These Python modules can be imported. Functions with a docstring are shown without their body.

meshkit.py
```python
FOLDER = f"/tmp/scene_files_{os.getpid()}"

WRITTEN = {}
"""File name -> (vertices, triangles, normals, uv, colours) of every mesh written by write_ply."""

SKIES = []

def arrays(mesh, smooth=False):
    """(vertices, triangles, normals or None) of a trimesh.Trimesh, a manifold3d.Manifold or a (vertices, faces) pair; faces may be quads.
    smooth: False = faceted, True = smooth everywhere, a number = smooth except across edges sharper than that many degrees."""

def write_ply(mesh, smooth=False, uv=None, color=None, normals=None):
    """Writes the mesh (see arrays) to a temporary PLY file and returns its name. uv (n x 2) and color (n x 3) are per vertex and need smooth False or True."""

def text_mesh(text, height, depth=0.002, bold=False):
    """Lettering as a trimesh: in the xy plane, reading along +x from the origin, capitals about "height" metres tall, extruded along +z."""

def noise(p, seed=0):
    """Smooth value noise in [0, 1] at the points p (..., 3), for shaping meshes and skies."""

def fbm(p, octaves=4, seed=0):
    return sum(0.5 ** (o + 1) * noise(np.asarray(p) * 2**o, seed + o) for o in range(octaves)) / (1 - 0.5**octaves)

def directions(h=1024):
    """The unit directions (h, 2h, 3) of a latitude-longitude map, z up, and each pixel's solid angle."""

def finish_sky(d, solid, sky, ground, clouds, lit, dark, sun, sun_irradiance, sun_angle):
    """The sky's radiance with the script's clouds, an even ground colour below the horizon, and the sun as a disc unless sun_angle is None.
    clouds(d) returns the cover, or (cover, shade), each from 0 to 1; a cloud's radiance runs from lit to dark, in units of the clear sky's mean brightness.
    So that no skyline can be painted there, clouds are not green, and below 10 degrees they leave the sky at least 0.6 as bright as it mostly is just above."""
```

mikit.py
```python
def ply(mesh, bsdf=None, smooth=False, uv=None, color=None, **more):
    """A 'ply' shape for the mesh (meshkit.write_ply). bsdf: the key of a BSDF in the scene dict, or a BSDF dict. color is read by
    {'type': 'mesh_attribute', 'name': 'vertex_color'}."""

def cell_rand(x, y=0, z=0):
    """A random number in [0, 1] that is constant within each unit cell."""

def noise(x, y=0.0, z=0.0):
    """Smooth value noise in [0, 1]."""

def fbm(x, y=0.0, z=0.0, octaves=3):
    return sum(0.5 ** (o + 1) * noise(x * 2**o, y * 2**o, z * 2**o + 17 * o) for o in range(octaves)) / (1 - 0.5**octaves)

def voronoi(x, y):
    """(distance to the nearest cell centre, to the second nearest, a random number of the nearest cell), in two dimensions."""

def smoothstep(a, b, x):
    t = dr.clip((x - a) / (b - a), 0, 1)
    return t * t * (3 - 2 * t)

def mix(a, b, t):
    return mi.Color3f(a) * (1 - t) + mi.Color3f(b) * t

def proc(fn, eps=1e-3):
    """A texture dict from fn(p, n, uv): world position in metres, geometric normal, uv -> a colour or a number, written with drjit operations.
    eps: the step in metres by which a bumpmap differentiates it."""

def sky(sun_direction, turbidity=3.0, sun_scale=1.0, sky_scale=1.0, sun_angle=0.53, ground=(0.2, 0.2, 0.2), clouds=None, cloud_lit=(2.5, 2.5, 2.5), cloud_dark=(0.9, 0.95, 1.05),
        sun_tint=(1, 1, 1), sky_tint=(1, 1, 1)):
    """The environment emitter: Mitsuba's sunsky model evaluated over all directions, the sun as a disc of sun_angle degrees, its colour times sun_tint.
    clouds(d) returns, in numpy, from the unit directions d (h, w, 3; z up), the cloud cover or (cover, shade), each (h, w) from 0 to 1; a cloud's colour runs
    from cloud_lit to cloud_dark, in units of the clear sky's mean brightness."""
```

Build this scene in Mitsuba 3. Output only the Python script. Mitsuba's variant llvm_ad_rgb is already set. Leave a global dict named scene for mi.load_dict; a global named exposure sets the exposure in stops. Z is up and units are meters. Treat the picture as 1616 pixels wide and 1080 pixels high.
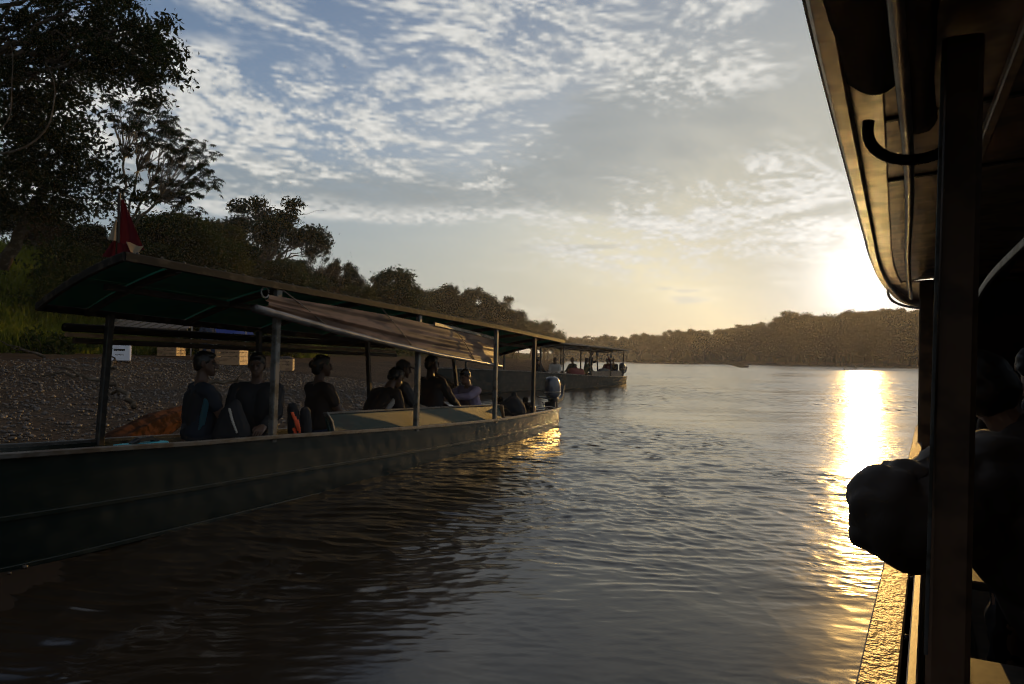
import math, numpy as np, trimesh, drjit as dr, mitsuba as mi, mikit, manifold3d as m3
from meshkit import noise as vnoise, fbm as vfbm
from mikit import noise, fbm, smoothstep, mix, proc
T = mi.ScalarTransform4f
scene, labels = {}, {}
exposure = 2.1

# ------------------------------------------------------------------ camera, air, sky
EYE = np.array([0.0, 0.0, 1.3])
PITCH, ROLL = math.atan(26 / 1150), math.radians(0.8)
scene['camera'] = {'type': 'perspective', 'fov': math.degrees(2 * math.atan(808 / 1150)), 'fov_axis': 'x',
                   'near_clip': 0.05, 'far_clip': 6000.0,
                   'to_world': T().look_at(origin=EYE.tolist(), target=[0, math.cos(PITCH), 1.3 + math.sin(PITCH)],
                                           up=[-math.sin(ROLL), 0, math.cos(ROLL)]),
                   'medium': {'type': 'ref', 'id': 'air'}}
SUN_AZ, SUN_EL = math.radians(25.7), math.radians(6.05)
SUN = [math.sin(SUN_AZ) * math.cos(SUN_EL), math.cos(SUN_AZ) * math.cos(SUN_EL), math.sin(SUN_EL)]


def band(x, a, b, s):
    """1 between a and b, soft edges of width s"""
    f = lambda t: np.clip(t, 0, 1) ** 2 * (3 - 2 * np.clip(t, 0, 1))
    return f((x - a) / s + 0.5) * f((b - x) / s + 0.5)


def sstep(a, b, x):
    t = np.clip((x - a) / (b - a), 0, 1)
    return t * t * (3 - 2 * t)


def fields(x, y):
    return np.stack([x, y, 0 * x], -1)


def clouds(d):
    az = np.degrees(np.arctan2(d[..., 0], d[..., 1]))
    el = np.degrees(np.arcsin(np.clip(d[..., 2], -1, 1)))
    h = np.maximum(d[..., 2], 0.02)
    # the cloud layer: a plane overhead, in units of its height; ripples lie across the wind
    px, py = d[..., 0] / (h + 0.10), d[..., 1] / (h + 0.10)
    c, s = math.cos(0.5), math.sin(0.5)
    u, v = c * px + s * py, -s * px + c * py
    w1 = vfbm(fields(u * 1.3, v * 1.3), 3, 5) - 0.5
    w2 = vfbm(fields(u * 1.3 + 7, v * 1.3), 3, 9) - 0.5
    uu, vv = u + 0.6 * w1, v + 0.6 * w2
    big = vfbm(fields(uu * 1.2, vv * 1.5), 4, 21)
    mid = vfbm(fields(uu * 5.0, vv * 8), 4, 33)
    fine = vfbm(fields(uu * 15, vv * 25), 3, 41)
    grain = vfbm(fields(uu * 38, vv * 70), 3, 47)
    tex = 0.36 * mid + 0.36 * fine + 0.28 * grain + 0.35 * (big - 0.5)
    wob = vfbm(fields(az * 0.10, el * 0.25), 4, 55) - 0.5
    e, a = el + 5 * wob, az + 12 * wob
    # rippled white patches, high, and the blue between them
    p1 = band(e + 0.10 * (az - 8), 20.6, 27.5, 5) * band(a, -24, 19, 9)
    p2 = band(e + 0.02 * az, 13.5, 20.3, 4) * band(a, -34, 1, 8)
    p3 = sstep(26, 32, el) * 0.7
    puffs = np.clip(p1 + p2 + p3, 0, 1)
    cov_p = sstep(0.385, 0.625, tex - 0.10 * (1 - puffs)) * sstep(0.02, 0.6, puffs)
    # a smooth grey sheet whose lower rim is bright
    low = np.where(az < 3, 10.3 + 0.02 * (az + 20), 10.8 - 0.10 * (az - 3)) + 1.2 * wob
    top = np.where(az < -3, 14.5, 14.5 + 0.65 * np.clip(az + 3, 0, 13) - 0.2 * np.clip(az - 12, 0, 30)) + 7 * (tex - 0.5)
    sheet = sstep(low - 0.1, low + 1.2, el) * (1 - sstep(top - 2, top + 2.5, el)) * (0.66 + 0.5 * (mid - .5))
    rim = sstep(low - 0.4, low + 0.25, el) * (1 - sstep(low + 0.2, low + 1.9, el)) * sstep(0.36, 0.54, tex)
    # torn bright cloud towards the sun
    t1 = band(e, 7.5, 14.5, 4) * band(a - 1.2 * (el - 10), 3, 40, 10)
    torn = sstep(0.40, 0.61, tex) * t1
    # thin streaks low down
    st = vfbm(fields(az * 0.15, el * 1.3), 4, 77)
    streak = sstep(0.56, 0.72, st) * band(el, 2.0, 9.5, 3) * (0.35 + 0.5 * band(az, 0, 40, 12))
    away = 1 - sstep(50, 80, np.abs(az))           # elsewhere: the same kind of sky
    far_cov = sstep(0.42, 0.62, tex) * 0.75
    white = np.maximum.reduce([cov_p * 0.9, torn * 0.95, rim * 0.9]) * away + far_cov * (1 - away)
    # towards the sun cloud and cirrus veil glow, away from it the sheet is grey
    ang = np.degrees(np.arccos(np.clip(d @ np.array(SUN), -1, 1)))
    glow = 1.5 * np.exp(-ang / 1.75) + 0.11 * np.exp(-ang / 15.0)
    veil = 0.97 * np.exp(-(ang / 19.0) ** 2)
    mist = 0.74 * (1 - sstep(2.0, 15.0, el))
    grey = np.maximum.reduce([sheet * away, streak, veil, mist])
    cov = 1 - (1 - white) * (1 - grey)
    wfrac = white / np.maximum(cov, 1e-6)
    bright = wfrac * (0.062 + 0.17 * np.clip(tex - 0.35, 0, 1) + 0.09 * grain + 0.6 * glow) + (1 - wfrac) * (0.018 * mid + 0.05 * streak + 0.105 * mist * (0.35 + 0.65 * np.exp(-ang / 30.0)) + 0.52 * glow)
    return np.clip(cov, 0, 1), 1 - np.clip(bright, 0, 1)


scene['sky'] = mikit.sky(SUN, turbidity=3.5, sun_scale=0.8, clouds=clouds, cloud_lit=(17.0, 15.9, 14.3), cloud_dark=(1.15, 1.34, 1.40), sun_tint=(0.93, 1.06, 1.30), sky_tint=(0.85, 1.05, 1.5))
labels['sky'] = {'kind': 'structure'}
scene['air'] = {'type': 'homogeneous', 'albedo': {'type': 'rgb', 'value': [0.97, 0.95, 0.92]}, 'sigma_t': 0.00032,
                'phase': {'type': 'hg', 'g': 0.52}}
scene['haze'] = {'type': 'cube', 'to_world': T().translate([0, 200, 14.5]).scale([1300, 1300, 18.5]), 'bsdf': {'type': 'null'},
                 'interior': {'type': 'ref', 'id': 'air'}}
labels['haze'] = {'kind': 'stuff', 'label': 'thin golden evening haze over the river'}


def fields(x, y):
    return np.stack([x, y, 0 * x], -1)


def waves(x, y):
    """height of the river surface: slow boils, wind ripples in patches"""
    wx = x + 0.9 * (vfbm(fields(x * 0.5, y * 0.5), 2, 3) - .5)
    wy = y + 0.9 * (vfbm(fields(x * 0.5 + 9, y * 0.5), 2, 4) - .5)
    patch = sstep(0.40, 0.66, vfbm(fields(x * 0.16 + 3, y * 0.12), 3, 8))
    h = 0.050 * (vfbm(fields(wx * 0.16, wy * 0.34), 2, 12) - .5) + 0.015 * (vfbm(fields(wx * 0.7, wy * 1.2), 2, 1) - .5)
    n1 = 1 - np.abs(2 * vnoise(fields(wx * 2.3, wy * 4.6), 5) - 1)
    n2 = 1 - np.abs(2 * vnoise(fields(wx * 4.5 + 4, wy * 8.5), 6) - 1)
    n3 = 1 - np.abs(2 * vnoise(fields(wx * 8 + 2, wy * 15.0), 7) - 1)
    h = h + (0.0006 + 0.0048 * patch) * n3
    calm = sstep(0.42, 0.62, vfbm(fields(wx * 0.33 + 8, wy * 0.26), 3, 15))
    n4 = 1 - np.abs(2 * vnoise(fields(wx * 7 + 3 * wy + 5, wy * 17.0 - 2 * wx), 10) - 1)
    h = h + (0.0006 + 0.0036 * calm) * n4 ** 1.3
    h = h + (0.0012 + 0.013 * patch) * n1 ** 1.5 + (0.0010 + 0.0095 * patch) * n2 ** 1.3
    return h


def water_mesh():
    r = np.concatenate([[0.0, 0.7], np.geomspace(1.4, 70, 1020), np.geomspace(72, 1100, 150)])
    a = np.radians(np.linspace(-48, 60, 720))
    R, A = np.meshgrid(r, a, indexing='ij')
    x, y = R * np.sin(A), R * np.cos(A)
    z = waves(x, y) * np.clip(R / 1.5, 0, 1) * (1 - 0.85 * sstep(60, 160, R)) - 0.02
    nr, na = R.shape
    i = np.arange(nr - 1)[:, None] * na + np.arange(na - 1)[None]
    q = np.stack([i, i + na, i + na + 1, i + 1], -1).reshape(-1, 4)[:, ::-1]
    return np.stack([x, y, z], -1).reshape(-1, 3), q


def ripple(p, n, uv):
    d = dr.sqrt(dr.square(p.x) + dr.square(p.y))
    a = noise(p.x * 1.3, p.y * 2.1, 0.0)
    m = smoothstep(0.32, 0.68, noise(p.x * .45 + a, p.y * .28 - a * .7, 1.0))
    fine = noise(p.x * 13 + a * 6, p.y * 25, 3.0) * 0.0030 + noise(p.x * 31 + a * 5, p.y * 52, 5.0) * 0.0011
    mid = noise(p.x * 5 + a * 3, p.y * 10 + a, 7.0) * 0.0055
    g = smoothstep(0.36, 0.64, fbm(p.x * .10 + a * .15, p.y * .14, 2.0, 3))
    far = noise(p.x * 1.9, p.y * 3.3, 9.0) * (0.004 + 0.055 * g) + noise(p.x * .5, p.y * .9, 4.0) * (0.02 + .05 * g)
    return fine * (0.22 + 0.7 * m) + mid * (0.2 + 0.6 * m) + far * smoothstep(20.0, 60.0, d)


scene['water_bsdf'] = {'type': 'bumpmap', 'arbitrary': proc(ripple, eps=0.004), 'scale': 1.0,
                       'bsdf': {'type': 'roughplastic', 'distribution': 'ggx', 'alpha': 0.024, 'int_ior': 1.33, 'nonlinear': True,
                                'diffuse_reflectance': {'type': 'rgb', 'value': [0.034, 0.023, 0.014]}}}
wm = water_mesh()
scene['river_water'] = mikit.ply((wm[0], wm[1]), 'water_bsdf', smooth=True)
labels['river_water'] = {'kind': 'structure', 'label': 'brown rippled river water reflecting the low sun'}

# ------------------------------------------------------------------ helpers
Vec = lambda *a: np.array(a, float)
ply = mikit.ply
_used = {}


def numbered(name):
    n = _used.get(name, 0)
    _used[name] = n + 1
    return name if n == 0 else f'{name}_{n:03d}'


def thing(name, label, cat_, group=None):
    key = numbered(name)
    labels[key] = {'label': label, 'category': cat_}
    if group:
        labels[key]['group'] = group
    return key


def put(parent, name, mesh, bsdf, smooth=30, label=None, **more):
    key = numbered(f'{parent}__{name}') if parent else numbered(name)
    scene[key] = ply(mesh, bsdf, smooth=smooth, **more)
    if label:
        labels[key] = {'label': label}
    return key


def one(name, mesh, bsdf, label, cat_, group=None, smooth=30):
    key = thing(name, label, cat_, group)
    scene[key] = ply(mesh, bsdf, smooth=smooth)
    return key


def cat(ms):
    return trimesh.util.concatenate([m if isinstance(m, trimesh.Trimesh) else TM(m) for m in ms])


def TM(m):
    if hasattr(m, 'to_mesh'):
        k = m.to_mesh()
        return trimesh.Trimesh(np.array(k.vert_properties[:, :3], float), np.array(k.tri_verts), process=False)
    v, f = np.asarray(m[0], float), np.asarray(m[1], int)
    if f.shape[1] == 4:
        f = np.vstack([f[:, [0, 1, 2]], f[:, [0, 2, 3]]])
    return trimesh.Trimesh(v, f, process=False)


def unit(v):
    v = np.asarray(v, float)
    return v / (np.linalg.norm(v) + 1e-12)


def loft(rings, closed=True, caps=True):
    """rings: (n, k, 3) -> mesh skinned through them"""
    r = np.asarray(rings, float)
    n, k = r.shape[:2]
    kk = k if closed else k - 1
    i, j = np.meshgrid(np.arange(n - 1), np.arange(kk), indexing='ij')
    q = np.stack([i * k + j, i * k + (j + 1) % k, (i + 1) * k + (j + 1) % k, (i + 1) * k + j], -1).reshape(-1, 4)
    f = np.vstack([q[:, [0, 1, 2]], q[:, [0, 2, 3]]])
    v = r.reshape(-1, 3)
    if caps and closed:
        c0, c1 = len(v), len(v) + 1
        v = np.vstack([v, r[0].mean(0), r[-1].mean(0)])
        j = np.arange(k)
        f = np.vstack([f, np.stack([j * 0 + c0, (j + 1) % k, j], 1), np.stack([j * 0 + c1, (n - 1) * k + j, (n - 1) * k + (j + 1) % k], 1)])
    m = trimesh.Trimesh(v, f, process=False)
    if caps and closed and m.volume < 0:
        m.invert()
    return m


def frames(p, up=(0, 0, 1)):
    p = np.asarray(p, float)
    t = np.gradient(p, axis=0)
    t /= np.linalg.norm(t, axis=1, keepdims=True) + 1e-12
    a = np.cross(t, np.where(np.abs(t @ unit(up))[:, None] < 0.97, unit(up), [1.0, 0.2, 0]))
    a /= np.linalg.norm(a, axis=1, keepdims=True) + 1e-12
    return t, a, np.cross(a, t)


def tube(p, r, k=8, up=(0, 0, 1)):
    p = np.asarray(p, float)
    t, a, b = frames(p, up)
    ang = np.arange(k) * 2 * np.pi / k
    r = np.broadcast_to(r, (len(p),))[:, None, None]
    return loft(p[:, None] + r * (np.cos(ang)[None, :, None] * a[:, None] + np.sin(ang)[None, :, None] * b[:, None]))


def bar(p, w, h, up=(0, 0, 1), ch=0.15):
    """a chamfered rectangular bar along the polyline p: w across, h along up"""
    p = np.asarray(p, float)
    t, a, b = frames(p, up)
    c = ch * min(w, h)
    W, H = w / 2, h / 2
    s = np.array([[W, -H + c], [W, H - c], [W - c, H], [-W + c, H], [-W, H - c], [-W, -H + c], [-W + c, -H], [W - c, -H]])
    return loft(p[:, None] + s[None, :, :1] * a[:, None] + s[None, :, 1:] * b[:, None])


def slab(grid, th):
    """grid (n, m, 3) of points -> a sheet of thickness th (downwards along its normal)"""
    g = np.asarray(grid, float)
    du, dv = np.gradient(g, axis=0), np.gradient(g, axis=1)
    n = np.cross(du, dv)
    n /= np.linalg.norm(n, axis=-1, keepdims=True) + 1e-12
    a, b = g, g + n * th
    ring = lambda A, B: np.concatenate([A, B[::-1]], 0)
    rows = [ring(a[i], b[i]) for i in range(g.shape[0])]
    m = loft(rows, closed=True, caps=False)
    k = 2 * g.shape[1]
    mm = g.shape[1]
    fs = []
    for base in (0, (g.shape[0] - 1) * k):
        for j in range(mm - 1):
            q = [base + j, base + j + 1, base + k - 2 - j, base + k - 1 - j]
            q = q if base else q[::-1]
            fs += [[q[0], q[1], q[2]], [q[0], q[2], q[3]]]
    m = trimesh.Trimesh(m.vertices, np.vstack([m.faces, fs]), process=False)
    if m.volume < 0:
        m.invert()
    return m


def box(c, size, rz=0.0, ch=0.012):
    x, y, z = np.asarray(size, float) / 2
    e = min(ch, x * .4, y * .4, z * .4)
    pts = [(sx * (x - ex), sy * (y - ey), sz * (z - ez)) for sx in (-1, 1) for sy in (-1, 1) for sz in (-1, 1)
           for ex, ey, ez in ((0, e, e), (e, 0, e), (e, e, 0))]
    m = TM(m3.Manifold.hull_points(np.array(pts)))
    c_, s_ = math.cos(rz), math.sin(rz)
    v = np.array(m.vertices)
    m.vertices = np.stack([c_ * v[:, 0] - s_ * v[:, 1], s_ * v[:, 0] + c_ * v[:, 1], v[:, 2]], 1) + np.asarray(c, float)
    return m


_ico = trimesh.creation.icosphere(1)
SPH = np.array(_ico.vertices)


def blob(items):
    """hull of ellipsoids: (centre, radius or 3 radii)"""
    return m3.Manifold.hull_points(np.vstack([np.asarray(c, float) + SPH * np.broadcast_to(np.asarray(r, float), (3,)) for c, r in items]))


def union(ms, res=None, smooth=6):
    m = m3.Manifold.batch_boolean(ms, m3.OpType.Add)
    if res:
        m = m.refine_to_length(res)
    t = TM(m)
    t.merge_vertices()
    if smooth:
        trimesh.smoothing.filter_taubin(t, 0.5, 0.53, smooth)
    return t


def jitter(m, amp, freq, seed=0):
    """push the vertices along their normals by noise: cloth, bark, dents"""
    v = np.array(m.vertices)
    n = np.array(m.vertex_normals)
    m = m.copy()
    m.vertices = v + n * (amp * 2 * (vfbm(v * freq, 3, seed) - 0.5))[:, None]
    return m


def moved(m, az, at):
    """local (x right, y forward, z up) -> world, heading az (compass radians)"""
    v = np.array(m.vertices)
    c, s = math.cos(az), math.sin(az)
    m = m.copy()
    m.vertices = np.stack([c * v[:, 0] + s * v[:, 1], -s * v[:, 0] + c * v[:, 1], v[:, 2]], 1) + np.asarray(at, float)
    return m


# ------------------------------------------------------------------ materials
def rgb(*c):
    return {'type': 'rgb', 'value': list(c)}


def principled(color, rough=0.5, **k):
    c = color if isinstance(color, dict) else rgb(*color)
    return {'type': 'twosided', 'bsdf': {'type': 'principled', 'base_color': c, 'roughness': rough, **k}}


def worn(a, b, f=6.0, lo=.45, hi=.7, streak=1.0):
    def fn(p, n, uv):
        t = fbm(p.x * f, p.y * f, p.z * f * streak, 4)
        return mix(a, b, smoothstep(lo, hi, t))
    return proc(fn)


def leaf_bsdf(c, t=0.7):
    return {'type': 'principledthin', 'base_color': rgb(*c), 'roughness': 0.55, 'diff_trans': t, 'spec_trans': 0.0, 'eta': 1.4}


def grain(p, n, uv):
    return fbm(p.x * 26, p.y * 26, p.z * 5, 3) * 0.006


def pitted(p, n, uv):
    return fbm(p.x * 130, p.y * 130, p.z * 130, 2) * 0.0030 + noise(p.x * 46, p.y * 46, p.z * 40) * 0.0022


def dents(p, n, uv):
    return noise(p.x * 3.1, p.y * 3.1, p.z * 3.7) * 0.005 + noise(p.x * 9, p.y * 9, p.z * 8) * 0.007


MAT = {
    'hull_paint': {'type': 'twosided', 'bsdf': {'type': 'bumpmap', 'arbitrary': proc(dents, eps=.01), 'scale': 1.0, 'bsdf': {
        'type': 'principled', 'base_color': worn((.006, .012, .010), (.011, .015, .012), 9, .5, .8, 2), 'roughness': .29, 'specular': .26}}},
    'coaming_paint': principled(worn((.007, .022, .018), (.015, .018, .013), 5, .5, .75), .55, specular=.25),
    'rail_metal': principled(worn((.09, .09, .085), (.05, .04, .03), 9), .42, metallic=.4),
    'post_metal': principled(worn((.12, .12, .115), (.05, .045, .035), 14), .45, metallic=.3),
    'post_dark': principled(worn((.015, .015, .014), (.03, .025, .02), 14), .55),
    'roof_green': principled(worn((.010, .150, .095), (.012, .10, .065), 3), .9, specular=.1),
    'roof_grey': principled(worn((.16, .16, .16), (.09, .085, .08), 3), .4),
    'roof_trim': principled(worn((.008, .007, .006), (.040, .030, .020), 11, .52, .75), .6, specular=.12),
    'rib_wood': principled(worn((.030, .026, .02), (.018, .016, .012), 10), .7),
    'pale_wood': principled(worn((.30, .18, .09), (.18, .105, .055), 8), .6),
    'plank_wood': principled(worn((.10, .07, .045), (.06, .045, .03), 8), .65),
    'tarp_dark': principled((.012, .009, .007), .9, specular=.1),
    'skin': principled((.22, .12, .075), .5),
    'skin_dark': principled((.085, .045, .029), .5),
    'hair': principled((.008, .006, .005), .45),
    'eye': principled((.05, .04, .035), .2),
    'cloth_black': principled((.010, .010, .012), .85, sheen=.3),
    'cloth_navy': principled((.008, .012, .020), .85, sheen=.3),
    'cloth_grey': principled((.06, .06, .062), .85),
    'cloth_brown': principled((.026, .016, .011), .85),
    'cloth_lavender': principled((.20, .16, .23), .8),
    'cloth_red': principled((.10, .014, .014), .8),
    'cloth_teal': principled((.012, .06, .08), .8),
    'cloth_olive': principled((.05, .055, .03), .85),
    'cloth_pale': principled((.35, .32, .28), .8),
    'jeans': principled((.02, .03, .06), .85),
    'orange_strap': principled((.75, .10, .025), .6),
    'cyan_plastic': principled((.03, .26, .33), .4),
    'white_plastic': principled((.62, .64, .70), .4),
    'black_plastic': principled((.010, .010, .011), .35),
    'cowl_grey': principled((.035, .040, .055), .22, clearcoat=.6, clearcoat_gloss=.9),
    'steel': principled((.35, .34, .33), .35, metallic=.8),
    'tank_red': principled((.22, .06, .03), .4),
    'curtain': {'type': 'principledthin', 'base_color': worn((.42, .27, .19), (.20, .13, .10), 2.2, .4, .65, 4), 'roughness': .35, 'diff_trans': .9, 'eta': 1.45, 'spec_trans': 0.12},
    'curtain_roll': principled(worn((.11, .10, .098), (.05, .045, .04), 9), .35),
    'flag_red': {'type': 'principledthin', 'base_color': rgb(.06, .008, .011), 'roughness': .8, 'diff_trans': .5},
    'flag_white': {'type': 'principledthin', 'base_color': rgb(.26, .21, .16), 'roughness': .7, 'diff_trans': .9},
    'blue_tarp': {'type': 'principledthin', 'base_color': rgb(.05, .09, .35), 'roughness': .5, 'diff_trans': .7},
    'bark': {'type': 'twosided', 'bsdf': {'type': 'bumpmap', 'arbitrary': proc(grain), 'scale': 2.0, 'bsdf': {
        'type': 'diffuse', 'reflectance': worn((.07, .055, .04), (.13, .11, .085), 7)}}},
    'bark_pale': principled(worn((.22, .19, .15), (.14, .12, .09), 7), .7),
    'driftwood': {'type': 'twosided', 'bsdf': {'type': 'bumpmap', 'arbitrary': proc(grain), 'scale': 2.0, 'bsdf': {
        'type': 'diffuse', 'reflectance': worn((.075, .036, .022), (.028, .016, .011), 9, .4, .65)}}},
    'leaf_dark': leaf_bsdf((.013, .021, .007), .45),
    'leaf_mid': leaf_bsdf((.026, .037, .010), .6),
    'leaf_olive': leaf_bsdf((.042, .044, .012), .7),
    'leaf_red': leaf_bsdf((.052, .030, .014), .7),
    'leaf_far': {'type': 'twosided', 'bsdf': {'type': 'diffuse', 'reflectance': rgb(.020, .023, .011)}},
    'bark_far': {'type': 'twosided', 'bsdf': {'type': 'diffuse', 'reflectance': rgb(.030, .025, .018)}},
    'grass': leaf_bsdf((.12, .14, .020), 1.5),
    'pebble': principled(worn((.060, .048, .040), (.17, .125, .09), 13, .5, .75), .6),
    'wood_gloss': {'type': 'twosided', 'bsdf': {'type': 'bumpmap', 'arbitrary': proc(lambda p, n, uv: fbm(p.x * 9 + p.y * 30, p.y * 9 - p.x * 30, p.z * 4, 3) * 0.0016), 'scale': 1.0, 'bsdf': {
        'type': 'principled', 'base_color': worn((.16, .088, .045), (.07, .038, .020), 7, .4, .65), 'roughness': .36, 'specular': .7}}},
    'dark_wood': principled(worn((.030, .017, .010), (.017, .010, .007), 9), .6, specular=.3),
    'gunwale_metal': {'type': 'twosided', 'bsdf': {'type': 'bumpmap', 'arbitrary': proc(pitted, eps=.001), 'scale': 1.0, 'bsdf': {
        'type': 'principled', 'base_color': rgb(.085, .06, .05), 'roughness': .48, 'specular': .25, 'metallic': .1}}},
    'post_brown': principled(worn((.17, .092, .05), (.09, .05, .028), 9), .5),
    'jacket': principled((.035, .024, .018), .8, sheen=.8),
    'hull_dark': principled(worn((.008, .012, .011), (.02, .02, .017), 7), .55, specular=.25),
    'blue_paint': principled(worn((.035, .05, .095), (.05, .05, .06), 9), .45),
}
scene.update(MAT)

# ------------------------------------------------------------------ the land: one sheet from the river bed to the hills
SH_Y = [-60, 2, 7, 14, 25, 33, 45, 70, 120, 200, 300, 420, 560, 700]
SH_X = [-4.5, -2.6, -2.9, -2.3, -1.8, -1, 1, 3.5, 8, 14, 22, 32, 46, 50]
FAR_Y = [-100, 50, 120, 200, 250, 300, 360, 450, 540]
FAR_X = [650, 450, 300, 200, 165, 150, 135, 100, 46]


def ground(x, y, rough=True):
    x, y = np.asarray(x, float), np.asarray(y, float)
    d = np.interp(y, SH_Y, SH_X) - x
    k = 1 - 0.45 * sstep(40, 80, y)
    left = np.where(d < 0, np.maximum(0.12 * d, -1.8), 0.0)
    left = left + 0.092 * np.clip(d, 0, 11) + 0.05 * np.clip(d - 11, 0, 3)
    left = left + k * 5.6 * sstep(13.5, 29, d) + 0.10 * np.clip(d - 28, 0, 50)
    df = x - np.interp(y, FAR_Y, FAR_X)
    hz = 3.0 + 9.0 * sstep(90, 150, x)
    far = np.where(df < 0, np.maximum(0.05 * df, -1.8), 0.30 * np.clip(df, 0, 6)) + hz * sstep(6, 55, df)
    north = np.where(y < 545, np.maximum(0.05 * (y - 545), -1.8), 0.2 * np.clip(y - 545, 0, 10)) + 4 * sstep(10, 70, y - 545)
    z = np.maximum(np.maximum(left, far), north)
    if rough:
        z = z + 0.10 * (vfbm(fields(x * 0.5, y * 0.5), 3, 61) - .5) + np.clip(z, 0, 2) * 0.5 * (vfbm(fields(x * 0.07, y * 0.07), 3, 62) - .5)
    return z


def sheet(xs, ys):
    X, Y = np.meshgrid(xs, ys, indexing='ij')
    n, m = X.shape
    i = np.arange(n - 1)[:, None] * m + np.arange(m - 1)[None]
    q = np.stack([i, i + m, i + m + 1, i + 1], -1).reshape(-1, 4)
    return np.stack([X, Y, ground(X, Y)], -1).reshape(-1, 3), q


def ground_color(p, n, uv):
    g = fbm(p.x * 3, p.y * 3, p.z * 3, 3)
    _, _, cell = mikit.voronoi(p.x * 27, p.y * 27)
    stones = mix((.020, .017, .014), (.085, .064, .048), cell * .7 + g * .3) * (.6 + .8 * fbm(p.x * .45, p.y * .6, 3.0, 3))
    wet = mix((.025, .020, .016), (1, 1, 1), 0.0)
    shore = mix(wet, stones, smoothstep(0.02, 0.16, p.z))
    mud = mix((.038, .026, .018), (.085, .056, .037), g)
    base = mix(shore, mud, smoothstep(0.92, 1.05, p.z + (g - .5) * .3))
    soil = mix((.020, .024, .010), (.045, .042, .018), g)
    return mix(base, soil, smoothstep(1.15, 1.5, p.z + (g - .5) * .4))


scene['ground_bsdf'] = {'type': 'diffuse', 'reflectance': proc(ground_color)}
gx = np.concatenate([[-1200, -800], np.arange(-400, -60, 10), np.arange(-60, -36, 2), np.arange(-36, 6, .6), np.arange(6, 60, 3), np.arange(60, 260, 4), np.arange(260, 700, 14), [800, 1200]])
gy = np.concatenate([[-1000, -300, -100, -40], np.arange(-20, 2, 2), np.arange(2, 50, .6), np.arange(50, 130, 2.5), np.arange(130, 640, 6), [700, 800, 1000, 1400]])
gv, gq = sheet(gx, gy)
scene['ground'] = ply((gv, gq), 'ground_bsdf', smooth=True)
labels['ground'] = {'kind': 'structure', 'label': 'gravel beach, earth bank and wooded hillside beside the river'}

rng = np.random.default_rng(7)

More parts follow.
